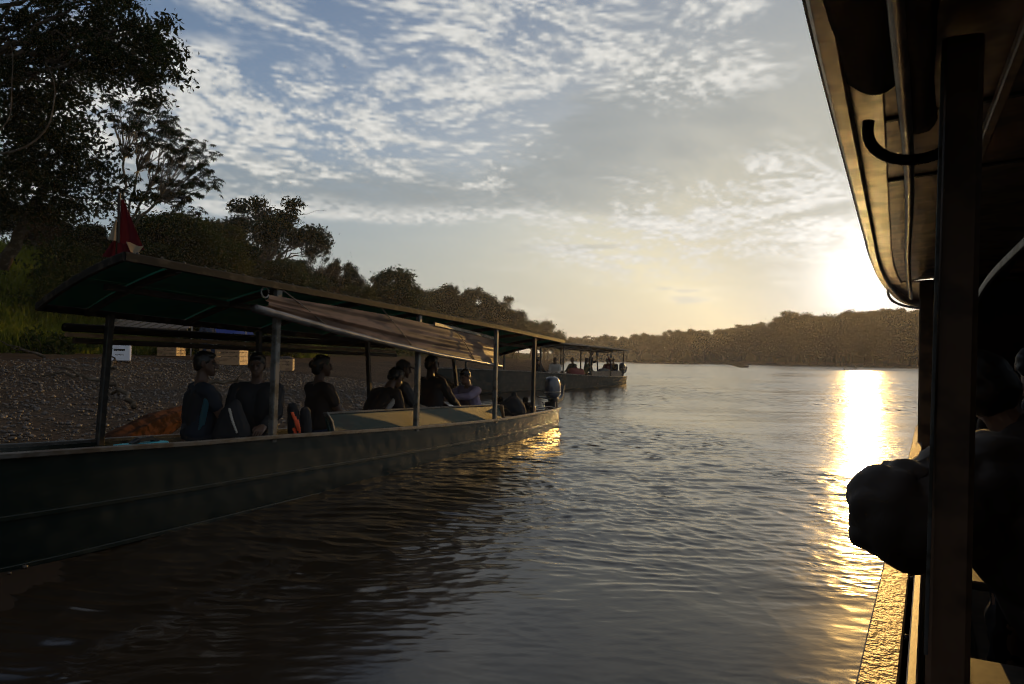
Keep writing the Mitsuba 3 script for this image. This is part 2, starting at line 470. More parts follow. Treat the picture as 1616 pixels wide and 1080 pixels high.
# ---- gravel on the beach: loose stones, far too many to count
ICO = trimesh.creation.icosahedron()
IV, IF = np.array(ICO.vertices), np.array(ICO.faces)


def rotations(n, rng):
    q = rng.normal(size=(n, 4))
    q /= np.linalg.norm(q, axis=1, keepdims=True)
    w, x, y, z = q.T
    return np.stack([np.stack([1 - 2 * (y * y + z * z), 2 * (x * y - z * w), 2 * (x * z + y * w)], -1),
                     np.stack([2 * (x * y + z * w), 1 - 2 * (x * x + z * z), 2 * (y * z - x * w)], -1),
                     np.stack([2 * (x * z - y * w), 2 * (y * z + x * w), 1 - 2 * (x * x + y * y)], -1)], 1)


def pebbles(n, rng, y0, y1, s0, s1, dmax=11):
    y = y0 + (y1 - y0) * rng.random(n) ** 1.25
    d = rng.random(n) * dmax * np.clip(0.5 + y / 14, 0.5, 1.0) + 0.1
    x = np.interp(y, SH_Y, SH_X) - d
    size = s0 * (s1 / s0) ** (rng.random(n) ** 2.2)
    R = rotations(n, rng)
    shape = (0.55 + 0.45 * rng.random((n, 1, 3))) * (1 + .18 * rng.normal(size=(n, 12, 1)))
    v = np.einsum('nij,nkj->nki', R, IV[None] * shape) * size[:, None, None] * np.array([1, 1, .7])
    v += np.stack([x, y, ground(x, y) + size * .25], -1)[:, None]
    f = IF[None] + (np.arange(n) * 12)[:, None, None]
    return v.reshape(-1, 3), f.reshape(-1, 3)


pv, pf = pebbles(30000, rng, 4.0, 27, .011, .060)
scene['beach_gravel'] = ply((pv, pf), 'pebble', smooth=True)
labels['beach_gravel'] = {'kind': 'stuff', 'label': 'loose brown river stones lying over the beach', 'category': 'gravel'}

# ---- tall grass on the bank
def blades(n, rng, pts, hmin, hmax):
    x, y, z = pts.T
    h = hmin + (hmax - hmin) * rng.random(n)
    a = rng.random(n) * 2 * np.pi
    lean = h * (0.25 + 0.6 * rng.random(n))
    w = 0.010 + 0.016 * rng.random(n)
    dx, dy = np.cos(a), np.sin(a)
    sx, sy = -dy * w, dx * w
    b = np.stack([x, y, z - .05], -1)
    m = b + np.stack([dx * lean * .3, dy * lean * .3, h * .65], -1)
    t = b + np.stack([dx * lean, dy * lean, h * .9], -1)
    s = np.stack([sx, sy, 0 * sx], -1)
    v = np.stack([b - s, b + s, m - s * .8, m + s * .8, t], 1)
    f = np.array([[0, 1, 3], [0, 3, 2], [2, 3, 4]])[None] + (np.arange(n) * 5)[:, None, None]
    return v.reshape(-1, 3), f.reshape(-1, 3)


n = 66000
gyy = 15 + 33 * rng.random(n) ** 1.3
gd = 13.2 + 20 * rng.random(n)
cl = vnoise(fields(gd * .7, gyy * .7), 71)
gxx = np.interp(gyy, SH_Y, SH_X) - gd
keep = (cl + .25 * rng.random(n) > .38)
gp = np.stack([gxx, gyy, ground(gxx, gyy)], -1)[keep]
bv, bf = blades(len(gp), rng, gp, .35, 1.15)
scene['bank_grass'] = ply((bv, bf), 'grass', smooth=False)
labels['bank_grass'] = {'kind': 'stuff', 'label': 'tall green grass covering the bank above the beach', 'category': 'grass'}


# ------------------------------------------------------------------ foliage
def leaves(c, length, rng, width=.42, upbias=.6, droop=0.0):
    """one folded leaf (two triangles) at each point of c"""
    n = len(c)
    L = length * (.6 + .8 * rng.random(n))[:, None]
    nrm = rng.normal(size=(n, 3)) + np.array([0, 0, upbias])
    nrm /= np.linalg.norm(nrm, axis=1, keepdims=True)
    a = np.cross(nrm, rng.normal(size=(n, 3)))
    a /= np.linalg.norm(a, axis=1, keepdims=True)
    a[:, 2] -= droop
    a /= np.linalg.norm(a, axis=1, keepdims=True)
    b = np.cross(nrm, a)
    b /= np.linalg.norm(b, axis=1, keepdims=True)
    w = L * width / 2
    fold = nrm * L * .08
    v = np.stack([c - a * L * .5, c + b * w + fold, c + a * L * .5, c - b * w + fold], 1)
    f = np.array([[0, 1, 2], [0, 2, 3]])[None] + (np.arange(n) * 4)[:, None, None]
    return v.reshape(-1, 3), f.reshape(-1, 3)


def scatter(clumps, per, rng, flat=.75, hollow=.5):
    """points in ellipsoidal clumps (x, y, z, r), denser towards the shell"""
    out = []
    for x, y, z, r in clumps:
        k = max(6, int(per * r * r))
        p = rng.normal(size=(k, 3))
        p /= np.linalg.norm(p, axis=1, keepdims=True)
        p *= (rng.random((k, 1)) ** hollow) * r
        p *= 1 + .35 * rng.normal(size=(k, 1)) * .5
        p[:, 2] *= flat
        out.append(p + [x, y, z])
    return np.vstack(out)


def limb(p, q, r0, r1, rng, sag=.12, n=7, wob=.05):
    p, q = np.asarray(p, float), np.asarray(q, float)
    t = np.linspace(0, 1, n)[:, None]
    d = np.linalg.norm(q - p)
    c = p + (q - p) * t + np.array([0, 0, 1]) * (d * sag * np.sin(np.pi * t))
    c[1:-1] += rng.normal(size=(n - 2, 3)) * d * wob
    return tube(c, np.linspace(r0, r1, n), 6)


def tree_shape(kind, seed, per, leaf):
    """(wood, crown) of a tree 10 m tall, foot at the origin"""
    rng = np.random.default_rng(seed)
    wood, clumps = [], []
    if kind == 'umbrella':
        fork = 5.0
        for i in range(26):
            a, q = rng.random() * 6.283, rng.random() ** .6
            clumps.append((4.9 * q * math.cos(a), 4.9 * q * math.sin(a), 9.2 - 2.6 * q * q + .5 * rng.normal(), .85 + .55 * rng.random()))
    elif kind == 'round':
        fork = 3.0
        for i in range(34):
            d = unit(rng.normal(size=3))
            q = rng.random() ** .4
            clumps.append((3.1 * q * d[0], 3.1 * q * d[1], 6.0 + 3.1 * q * d[2], .9 + .7 * rng.random()))
    elif kind == 'tall':
        fork = 3.6
        for i in range(30):
            a, q, h = rng.random() * 6.283, rng.random() ** .5, rng.random()
            rr = 2.4 * (1 - .7 * abs(h - .35))
            clumps.append((rr * q * math.cos(a), rr * q * math.sin(a), 3.4 + 5.8 * h, .75 + .6 * rng.random()))
    else:  # ragged
        fork = 3.4
        for i in range(24):
            a, q, h = rng.random() * 6.283, rng.random() ** .6, rng.random()
            clumps.append((4.0 * q * math.cos(a), 4.0 * q * math.sin(a), 5.0 + 4.4 * h - .8 * q, .45 + .5 * rng.random()))
    wood.append(limb((0, 0, -.6), (.2 * rng.normal(), .2 * rng.normal(), fork), .24, .15, rng, 0, 7, .015))
    for i, (x, y, z, r) in enumerate(clumps):
        if i % 2 == 0 or kind in ('ragged', 'umbrella'):
            z0 = fork * (.72 + .25 * rng.random()) if kind != 'tall' else max(fork * .8, z - 2)
            wood.append(limb((0, 0, z0), (x, y, z - .25 * r), .085, .02, rng, .10 if kind == 'umbrella' else .0))
            if kind in ('ragged', 'umbrella'):
                for _ in range(3):
                    e = np.array([x, y, z]) + rng.normal(size=3) * r * .9
                    wood.append(limb((x * .7, y * .7, z0 + (z - z0) * .75), e, .03, .008, rng, .03, 5))
    c = scatter(clumps, per, rng, .62 if kind == 'umbrella' else .8)
    return cat(wood), leaves(c, leaf, rng)


SHAPES = {}
for i, (kind, seed) in enumerate([('umbrella', 3), ('round', 5), ('tall', 8), ('ragged', 11), ('round', 17), ('umbrella', 23), ('tall', 31), ('ragged', 37)]):
    w, c = tree_shape(kind, seed, 330 if kind != 'ragged' else 260, .34)
    SHAPES[i] = (ply(w, 'bark', smooth=True), c)
CROWNS = {}


def plant_tree(name, label, x, y, top, which, mat, rz, group=None, widen=1.0):
    z = float(ground(x, y, False))
    s = (top - z) / 10.0
    key = thing(name, label, 'tree', group)
    w, c = SHAPES[which]
    if (which, mat) not in CROWNS:
        CROWNS[which, mat] = ply(c, mat, smooth=False)
    m = T().translate([x, y, z]).rotate([0, 0, 1], rz).scale([s * widen, s * widen, s])
    scene[key + '__trunk'] = {**w, 'to_world': m}
    scene[key + '__crown'] = {**CROWNS[which, mat], 'to_world': m}
    return key


# the skyline of the left bank, from near to far
SKY = [(-23.3, 48, 11.4, 1, 'leaf_dark', 1.3, 'dark dense tree rising behind the open tree above the flag'),
       (-20.9, 46, 10.6, 4, 'leaf_mid', 1.3, 'bushy tree at the near end of the bank skyline, beside the open tree'),
       (-20.2, 50, 10.5, 2, 'leaf_olive', 1.3, 'olive tree on the skyline between the open tree and the spreading tree'),
       (-25.6, 64, 12.0, 4, 'leaf_dark', 1.0, 'dark crown touching the left side of the tall spreading tree'),
       (-23.4, 60, 12.2, 1, 'leaf_dark', 1.0, 'dense dark tree directly left of the tall spreading tree on the skyline'),
       (-23.4, 70, 15.9, 5, 'leaf_dark', 1.0, 'tall spreading tree with open twiggy crown standing highest on the left skyline'),
       (-20.6, 74, 13.2, 3, 'leaf_dark', .8, 'thin ragged tree leaning out on the right of the tall spreading tree'),
       (-23.2, 86, 13.2, 1, 'leaf_red', .85, 'round reddish brown tree to the right of the tall spreading tree'),
       (-21.4, 90, 13.0, 0, 'leaf_dark', .6, 'small flat topped tree just right of the round reddish tree'),
       (-21.7, 100, 12.2, 4, 'leaf_mid', 1.1, 'low domed green tree on the skyline after the reddish tree'),
       (-20.4, 112, 13.1, 3, 'leaf_olive', 1.1, 'pale open crowned tree above the middle of the near boat roof'),
       (-18.4, 125, 13.4, 1, 'leaf_mid', 1.2, 'broad dome shaped tree above the side curtain of the near boat'),
       (-17.0, 135, 14.1, 4, 'leaf_dark', 1.1, 'dark broad tree directly left of the tall airy tree on the mid skyline'),
       (-13.3, 150, 16.6, 2, 'leaf_dark', 1.3, 'tall airy tree with pointed crown, left neighbour of the umbrella tree'),
       (-8.6, 178, 18.1, 0, 'leaf_dark', .8, 'umbrella shaped tree with sky showing under its crown on the mid skyline'),
       (-3.9, 185, 16.4, 5, 'leaf_dark', .9, 'flat crowned tree just right of the umbrella tree, lower than it'),
       (.3, 220, 15.9, 4, 'leaf_mid', 1.1, 'rounded tree where the bank skyline begins to drop to the river'),
       (6.8, 250, 16.8, 1, 'leaf_mid', 1.2, 'round tree on the dropping end of the left bank skyline'),
       (12.6, 280, 15.6, 4, 'leaf_mid', 1.2, 'second last rounded tree before the left bank meets the water'),
       (20., 320, 13.8, 1, 'leaf_mid', 1.2, 'last rounded tree where the left bank meets the far water')]
for i, (x, y, top, which, mat, wid, lab) in enumerate(SKY):
    plant_tree('bank_tree', lab, x, y, top, which, mat, 37 * i, None, wid if 55 < y < 95 else wid * 1.12)
rng = np.random.default_rng(19)
SKY.sort(key=lambda q: q[1])
sky_y, sky_t = [s[1] for s in SKY], [s[2] for s in SKY]
KINDS = [(1, 'leaf_dark', 'dense dark rounded tree among its like on the left hillside'), (4, 'leaf_mid', 'green rounded tree among its like on the left hillside'),
         (2, 'leaf_olive', 'olive upright tree among its like on the left hillside'), (6, 'leaf_mid', 'slender green tree among its like on the left hillside'),
         (3, 'leaf_olive', 'ragged olive tree among its like on the left hillside'), (4, 'leaf_red', 'brownish rounded tree among its like on the left hillside')]
for i, (p, q) in enumerate(zip(SKY[:-1], SKY[1:])):
    k, mat, lab = KINDS[i % 3]
    lab = lab.replace(' on the left', ' close on the left' if p[1] < 75 else ' half way along the left' if p[1] < 160 else ' far along the left')
    plant_tree('hillside_tree', lab, (p[0] + q[0]) / 2 - 1.5, (p[1] + q[1]) / 2 + 2, min(p[2], q[2]) - 1.2 - 1.0 * rng.random(), k, mat, 360 * rng.random(), 'left hillside: ' + lab, 1.05)
for i in range(46):
    y = 46 + 200 * (i / 45) ** 1.3
    g_ = float(np.interp(y, sky_y, [s[0] for s in SKY])) - 3 - 4 * rng.random()
    k, mat, lab = KINDS[rng.integers(0, 3)]
    lab = lab.replace(' on the left', ' behind the skyline trees of the left')
    plant_tree('hillside_tree', lab, g_, y, np.interp(y, sky_y, sky_t) - .4 - 1.6 * rng.random(), k, mat, 360 * rng.random(), 'left hillside: ' + lab, 1.15)
for i in range(125):
    y = 36 + 330 * (i / 124) ** 1.5
    d = 15 + 42 * rng.random() * (1 - .5 * sstep(120, 300, y)) + .02 * y
    x = float(np.interp(y, SH_Y, SH_X)) - d
    g = float(ground(x, y, False))
    # what lies nearer to the water stays lower, so that the skyline trees show
    tmax = np.interp(y, sky_y, sky_t) - 1.0 - 2.2 * rng.random()
    near = 1.3 + (np.interp(y * 1.0, sky_y, sky_t) - 1.3)
    top = min(tmax, g + 5.0 + 7 * rng.random())
    k, mat, lab = KINDS[rng.integers(0, 6)]
    lab = lab.replace(' on the left', ' close on the left' if y < 75 else ' half way along the left' if y < 160 else ' far along the left')
    plant_tree('hillside_tree', lab, x, y, max(top, g + 3.5), k, mat, 360 * rng.random(), 'left hillside: ' + lab, 1.25)

# ---- undergrowth on the near hillside
rng = np.random.default_rng(29)
cl = []
for i in range(1300):
    y = 19 + 120 * rng.random() ** 1.6
    d = 33 + 26 * rng.random() if y < 40 else 15 + 30 * rng.random()
    x = float(np.interp(y, SH_Y, SH_X)) - d
    r = .5 + .9 * rng.random()
    cl.append((x, y, float(ground(x, y, False)) + r * (.3 + .8 * rng.random()), r))
scene['hillside_undergrowth'] = ply(leaves(scatter(cl, 62, rng), .30, rng), 'leaf_mid', smooth=False)
labels['hillside_undergrowth'] = {'kind': 'stuff', 'label': 'low green undergrowth covering the left hillside', 'category': 'undergrowth'}

# ---- the big tree that leans over the beach from the left: trunk outside the picture, limbs reach in
TOP = [(-10.23, 20.0, 10.08), (-10.97, 20.5, 10.07), (-10.08, 20.0, 9.55), (-11.23, 20.5, 9.61), (-10.56, 20.0, 9.11), (-12.08, 21.0, 10.83), (-11.68, 20.5, 9.97), (-12.42, 21.0, 9.62), (-13.11, 21.5, 10.67), (-13.28, 21.0, 11.0), (-13.66, 21.5, 9.99), (-14.57, 22.0, 10.87), (-14.5, 21.5, 9.69), (-14.57, 21.0, 10.89), (-15.43, 22.0, 10.37), (-13.05, 21.0, 9.24), (-11.58, 20.5, 9.34), (-12.0, 21.0, 11.43), (-11.0, 20.0, 11.09), (-13.76, 21.0, 11.46), (-15.39, 22.0, 12.42), (-13.85, 22.0, 12.64), (-12.31, 21.0, 12.41), (-16.53, 22.0, 11.62), (-16.68, 22.0, 10.25), (-17.74, 23.0, 13.72), (-15.72, 23.0, 14.16), (-13.51, 22.0, 14.21), (-10.87, 20.3, 10.52), (-9.95, 19.8, 9.87)]
rng = np.random.default_rng(41)
key = thing('canopy_tree', 'large dark leafy tree whose limbs reach in over the beach from the top left corner', 'tree')
cl = [(x, y, z, .55 + .25 * rng.random()) for x, y, z in TOP]
cl += [(x + .7 * rng.normal(), y + .9 * rng.normal(), z - .1 + .45 * rng.normal(), .35 + .3 * rng.random()) for x, y, z in TOP for _ in range(2)]
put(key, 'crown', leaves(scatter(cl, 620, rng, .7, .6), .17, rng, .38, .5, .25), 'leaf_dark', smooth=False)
wood = [limb((-20.5, 22.5, 4.3), (-19.2, 22.3, 10.5), .55, .32, rng, 0, 9, .01)]
for e in ((-10.1, 19.9, 9.6), (-10.9, 20.4, 10.4), (-12.3, 21, 11.6), (-12.4, 21, 9.5), (-14.5, 22, 12.6), (-15, 21.4, 9.6)):
    h = unit(np.array(e) - [-19.2, 22.3, 9.5])
    wood.append(limb((-19.2, 22.3, 8.6), e, .16, .03, rng, .07, 12, .012))
for x, y, z in TOP:
    o = np.array([-19.2, 22.3, 9.5])
    wood.append(limb(o + (np.array([x, y, z]) - o) * .62 + [0, 0, -.1], (x, y, z), .05, .012, rng, .05, 6))
put(key, 'trunk', cat(wood), 'bark', smooth=True)

LOW = [(-15.99, 23.0, 9.46), (-15.18, 23.0, 9.17), (-14.69, 23.5, 9.45), (-16.1, 23.5, 8.6), (-15.49, 24.0, 8.46), (-15.36, 25.0, 8.32), (-16.62, 24.0, 7.49), (-16.42, 25.0, 7.32), (-15.94, 26.0, 7.58), (-15.05, 26.0, 8.05), (-15.13, 27.0, 7.36), (-16.29, 27.0, 6.64), (-17.05, 26.0, 6.42), (-18.19, 26.0, 6.63), (-18.5, 27, 8.2), (-18.2, 27, 9.6), (-17.3, 26, 8.9), (-16.9, 28, 10.), (-19.5, 28, 7.4), (-17.8, 29, 7.2)]
key = thing('leaning_tree', 'dark leafy tree below the big overhanging canopy at the left edge', 'tree')
cl = [(x, y, z, .9 + .4 * rng.random()) for x, y, z in LOW] + [(x + .8 * rng.normal(), y + rng.normal(), z + .6 * rng.normal(), .6) for x, y, z in LOW]
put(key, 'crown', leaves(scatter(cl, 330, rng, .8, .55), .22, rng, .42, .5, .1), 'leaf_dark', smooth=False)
wood = [limb((-19.3, 27.5, 4.5), (-17.2, 26.5, 7.2), .26, .16, rng, .02, 8, .01)]
for x, y, z in LOW[::2]:
    wood.append(limb((-17.2, 26.5, 7.1), (x, y, z), .07, .015, rng, .08, 7))
put(key, 'trunk', cat(wood), 'bark', smooth=True)

# a pale curving limb in front of the dark trees
VINE = [(-15.2, 19.0, 6.3), (-13.5, 19.0, 6.48), (-13.0, 19.0, 6.6), (-12.72, 19.2, 6.9), (-12.46, 19.3, 7.31), (-12.48, 19.5, 7.75), (-12.75, 20.0, 8.59), (-13.3, 20.4, 9.5)]
VINE2 = [(-14.1, 18.9, 6.6), (-13.51, 19.0, 7.11), (-13.32, 19.0, 7.37), (-13.38, 19.2, 8.11), (-13.58, 19.5, 8.91), (-14.0, 20, 9.8)]


def curve(p, n=30):
    from scipy.interpolate import CubicSpline
    p = np.asarray(p, float)
    t = np.r_[0, np.cumsum(np.linalg.norm(np.diff(p, axis=0), axis=1))]
    return CubicSpline(t, p)(np.linspace(0, t[-1], n))


one('hanging_vine', tube(curve(VINE), np.linspace(.030, .014, 30), 7), 'bark', 'bare vine curving upwards in front of the dark leaves at the left edge', 'vine', smooth=True)
one('hanging_vine', tube(curve(VINE2), np.linspace(.018, .010, 30), 7), 'bark', 'thin vine rising beside the left edge, above the thicker curved one', 'vine', smooth=True)

# ---- the open tree with hand shaped leaves
ROS = [(-16.86, 30.0, 11.95), (-16.38, 30.0, 11.74), (-15.73, 30.0, 11.75), (-15.12, 30.0, 11.76), (-14.79, 30.0, 11.29), (-14.58, 30.0, 10.97), (-16.5, 31.0, 11.41), (-15.37, 30.0, 11.09), (-17.18, 31.0, 11.4), (-16.76, 31.0, 10.86), (-15.51, 30.0, 10.48), (-14.91, 30.0, 10.57), (-14.25, 30.0, 10.71), (-13.62, 29.5, 10.3), (-13.28, 29.5, 9.99), (-14.45, 30.0, 10.05), (-15.52, 31.0, 10.25), (-13.74, 29.5, 9.65), (-13.22, 29.5, 9.53), (-12.68, 29.0, 8.83), (-13.46, 29.5, 8.95), (-14.35, 30.0, 9.26), (-14.87, 30.0, 9.07), (-15.92, 31.0, 9.64), (-16.47, 31.0, 10.18), (-13.83, 29.5, 8.35), (-13.05, 29.2, 8.16), (-12.59, 29.0, 8.25), (-12.75, 29.0, 7.73), (-13.43, 29.5, 7.66), (-14.59, 30.0, 8.33), (-15.22, 30.5, 8.04), (-15.89, 31.0, 8.69), (-12.48, 29.0, 9.14), (-14.24, 30.0, 7.81)]
rng = np.random.default_rng(53)
key = thing('open_tree', 'open tree with hand shaped leaf clusters seen against the sky above the flag', 'tree')


def hand_leaf(c, out, size, rng):
    """seven lobes round a drooping leaf stalk end"""
    n = unit(np.array([.3 * rng.normal(), .3 * rng.normal(), 1.0]) + .5 * out)
    a = unit(out - n * (out @ n))
    b = np.cross(n, a)
    v, f = [], []
    for k, th in enumerate(np.linspace(-2.2, 2.2, 7)):
        L = size * (1.0 - .18 * abs(th) / 2.2) * (.9 + .2 * rng.random())
        d = a * math.cos(th) + b * math.sin(th) - n * .35
        s = np.cross(n, d)
        o = len(v)
        v += [c, c + d * L * .55 + s * L * .19, c + d * L - n * .12 * L, c + d * L * .55 - s * L * .19]
        f += [[o, o + 1, o + 2], [o, o + 2, o + 3]]
    return np.array(v), np.array(f)


hub = np.array([-16.6, 31.0, 6.2])
forks = [np.array(p) for p in [(-15.9, 30.6, 9.0), (-15.2, 30.2, 8.2), (-16.6, 30.8, 9.6), (-14.6, 29.8, 7.6)]]
wood = [limb((-16.9, 31.2, 2.6), hub, .15, .10, rng, 0, 6, .01)]
wood += [limb(hub, f_, .07, .045, rng, .02, 7, .02) for f_ in forks]
vs, fs, nv = [], [], 0
for p in ROS + [tuple(np.array(q) + rng.normal(size=3) * [.32, .7, .3]) for q in ROS for _ in range(2)]:
    p = np.array(p)
    f_ = min(forks, key=lambda q: np.linalg.norm(q - p) + .4 * abs(q[0] - p[0]))
    wood.append(limb(f_, p, .028, .009, rng, -.04, 7, .02))
    for k in range(8):
        th = rng.random() * 6.283
        out = np.array([math.cos(th), math.sin(th), -.1 + .4 * rng.normal()])
        st = p + out * (.12 + .26 * rng.random())
        v, f = hand_leaf(st, out, .20, rng)
        vs.append(v)
        fs.append(f + nv)
        nv += len(v)
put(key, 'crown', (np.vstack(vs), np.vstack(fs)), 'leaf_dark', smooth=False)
put(key, 'trunk', cat(wood), 'bark_pale', smooth=True)

# near bushes that close the gap between beach grass and forest
BUSH = [(-19.8, 31, 4.2, 1.6), (-15.2, 35, 2.8, 1.6), (-15.4, 33, 3.0, 1.2), (-14.0, 34, 2.8, 1.7), (-14.6, 38, 3.6, 2.0), (-14.9, 24, 1.6, .8), (-20.5, 33, 4.6, 2.1), (-17, 36, 4.8, 2.2), (-12.8, 40, 3.0, 1.8), (-15.4, 42, 5.2, 2.2), (-20.5, 36, 6.5, 2.4)]
BL = ['bright bush above the grass at the left edge of the beach', 'bush behind the flag of the near boat', 'low bush at the foot of the open tree', 'bush above the middle of the green roof', 'big bush behind the green roof, right of the flag',
      'small bush at the foot of the bank left of the white cooler box', 'tall bush under the leaning dark tree', 'tall bush between the open tree and the skyline', 'bush at the far end of the gravel beach', 'bush below the near end of the skyline', 'highest bush on the bank, under the canopy']
for (x, y, z, r), lab in zip(BUSH, BL):
    key = thing('bush', lab, 'bush')
    g = float(ground(x, y, False))
    cl = [(x + r * .5 * rng.normal(), y + r * .5 * rng.normal(), g + r * (.25 + .75 * rng.random()), r * (.3 + .25 * rng.random())) for _ in range(16)]
    put(key, 'foliage', leaves(scatter(cl, 260, rng, .85), .24, rng), ['leaf_mid', 'leaf_olive', 'leaf_dark'][rng.integers(0, 3)], smooth=False)
    put(key, 'stem', cat([limb((x + .1 * rng.normal(), y + .1 * rng.normal(), g - .2), (c[0], c[1], c[2]), .03, .01, rng, .05, 5) for c in cl[:7]]), 'bark', smooth=True)

# ------------------------------------------------------------------ the far shore
FARTOP = [(43.8, 520, 19.1), (59.5, 500, 20.0), (78.4, 470, 18.6), (94.6, 450, 19.8), (101.7, 430, 19.9), (114.8, 410, 20.2), (126.1, 390, 21.8), (132.7, 375, 23.3), (137.1, 365, 26.2), (142.1, 360, 24.6), (146.7, 350, 28.2), (156.6, 345, 28.2), (166.6, 335, 27.6), (176., 320, 27.0)]
fx, fy, fz = np.array(FARTOP).T
far_shapes = []
for i, (kind, seed) in enumerate([('round', 61), ('umbrella', 62), ('tall', 63)]):
    w, c = tree_shape(kind, seed, 62, .75)
    far_shapes.append(f'far_tree_shape_{i}')
    scene[f'far_tree_shape_{i}'] = {'type': 'shapegroup', 'trunk': ply(w, 'bark_far', smooth=True), 'crown': ply(c, 'leaf_far', smooth=False)}
rng = np.random.default_rng(67)
k = 0
path_x, path_y = np.interp(np.linspace(0, 1, 400), np.linspace(0, 1, 12), [20, 46, 100, 117, 135, 142, 150, 157, 165, 182, 200, 260]), np.interp(np.linspace(0, 1, 400), np.linspace(0, 1, 12), [556, 542, 450, 405, 360, 330, 300, 275, 250, 225, 200, 145])
for row, (off, n) in enumerate([(4, 110), (11, 90), (22, 80), (36, 70), (52, 60), (70, 40)]):
    for j in range(n):
        i = int((j + rng.random()) / n * 399)
        x, y = path_x[i] + off * .75 + 3 * rng.normal(), path_y[i] + off * .66 + 3 * rng.normal()
        g = float(ground(x, y, False))
        az = x / y
        cap = float(np.interp(az, fx / fy, (fz - 1.3) / fy)) * y + 1.3 - 1.0
        top = min(cap, g + 8 + 8 * rng.random())
        s = max(top - g, 4.0) / 10
        k += 1
        scene[f'far_forest__{k:03d}'] = {'type': 'instance', 'shapes': {'type': 'ref', 'id': far_shapes[rng.integers(0, 3)]},
                                         'to_world': T().translate([x, y, g]).rotate([0, 0, 1], 360 * rng.random()).scale([s * 1.25, s * 1.25, s])}
labels['far_forest'] = {'kind': 'stuff', 'label': 'hazy forest covering the far shore below the sun', 'category': 'forest'}
FL = ['first tree of the far skyline where the left bank ends', 'rounded crown on the far skyline right of the bank end', 'low crown on the far skyline above the second boat roof end', 'spreading crown on the far skyline above the driftwood',
      'flat crown on the far skyline right of the driftwood', 'domed crown on the far skyline before it starts to rise', 'crown where the far skyline starts to climb towards the sun', 'crown left of the tall clump on the climbing far skyline',
      'tall crown standing out on the far skyline left of the sun', 'lower crown in the notch between the two tall clumps left of the sun', 'tallest dome of the far skyline just left of the sun', 'crown on the far skyline directly under the sun', 'crown on the far skyline right under the roof corner', 'last crown of the far skyline beside the far roof post']
for i, ((x, y, top), lab) in enumerate(zip(FARTOP, FL)):
    plant_tree('far_skyline_tree', lab, x + 6, y + 6, min(top, 29), [1, 4, 0, 5, 0, 4, 1, 2, 5, 4, 1, 4, 1, 4][i], 'leaf_far', 50 * i, None, 1.2 if top > 25 else 1.0)

# sand bar, drift wood and two stakes in the river
rng = np.random.default_rng(71)
sx, sy = np.meshgrid(np.linspace(-1, 1, 50), np.linspace(-1, 1, 16), indexing='ij')
bz = (1 - sx ** 2 - sy ** 2) * .9 + .5 * (vfbm(fields(sx * 4, sy * 3), 3, 5) - .5) - .25
scene['sand_bar'] = ply(TM((np.stack([62 + 17 * sx + 3 * sy, 300 + 10 * sy - 6 * sx, bz], -1).reshape(-1, 3),
                            np.array([[i * 16 + j, (i + 1) * 16 + j, (i + 1) * 16 + j + 1, i * 16 + j + 1] for i in range(49) for j in range(15)]))), 'ground_bsdf', smooth=True)
labels['sand_bar'] = {'kind': 'structure', 'label': 'low dark sand bar in the far river'}
cl = [(62 + 17 * a, 300 - 6 * a + 3 * rng.normal(), .7 + .4 * rng.random(), .5 + .5 * rng.random()) for a in np.linspace(-.8, .8, 26)]
scene['sand_bar_scrub'] = ply(leaves(scatter(cl, 60, rng), .5, rng), 'leaf_dark', smooth=False)
labels['sand_bar_scrub'] = {'kind': 'stuff', 'label': 'low scrub growing on the far sand bar', 'category': 'scrub'}
one('drift_log', tube([(48.5, 166, .95), (50.3, 166, .62), (51.6, 165, .35), (53.4, 164.5, .05)], [.10, .22, .34, .42], 9), 'bark', 'dark drift log slanting out of the far water right of the sand bar', 'log', smooth=True)
one('mooring_stake', tube([(63.5, 139, -.4), (63.4, 139, .55)], [.09, .07], 8), 'bark', 'thin dark stake standing in the water left of the sun glitter', 'stake')
one('mooring_stake', tube([(70.8, 150, -.4), (70.7, 150, 1.0)], [.10, .08], 8), 'bark', 'thin dark stake standing in the water within the sun glitter', 'stake')

# the same wooded bank goes on behind the camera
rng = np.random.default_rng(73)
for k in range(70):
    y = -70 + 92 * rng.random()
    d = 20 + 34 * rng.random()
    x = float(np.interp(y, SH_Y, SH_X)) - d
    s = .9 + .8 * rng.random()
    scene[f'bank_forest__{k + 1:03d}'] = {'type': 'instance', 'shapes': {'type': 'ref', 'id': far_shapes[rng.integers(0, 3)]},
                                          'to_world': T().translate([x, y, float(ground(x, y, False))]).rotate([0, 0, 1], 360 * rng.random()).scale([s * 1.2, s * 1.2, s])}
labels['bank_forest'] = {'kind': 'stuff', 'label': 'forest on the bank behind the camera', 'category': 'forest'}

# ------------------------------------------------------------------ people
def rotm(axis, a):
    x, y, z = unit(axis)
    c, s = math.cos(a), math.sin(a)
    C = 1 - c
    return np.array([[c + x * x * C, x * y * C - z * s, x * z * C + y * s], [y * x * C + z * s, c + y * y * C, y * z * C - x * s], [z * x * C - y * s, z * y * C + x * s, c + z * z * C]])


def reach(a, b, l1, l2, pole):
    """the middle joint of a two-bone limb from a towards b, bending towards pole; and the reached end"""
    d = b - a
    n = min(np.linalg.norm(d), (l1 + l2) * .995)
    u = unit(d)
    b = a + u * n
    x = (l1 * l1 - l2 * l2 + n * n) / (2 * n)
    h = math.sqrt(max(l1 * l1 - x * x, 0))
    p = np.asarray(pole, float) - u * (np.asarray(pole, float) @ u)
    return a + u * x + unit(p) * h, b


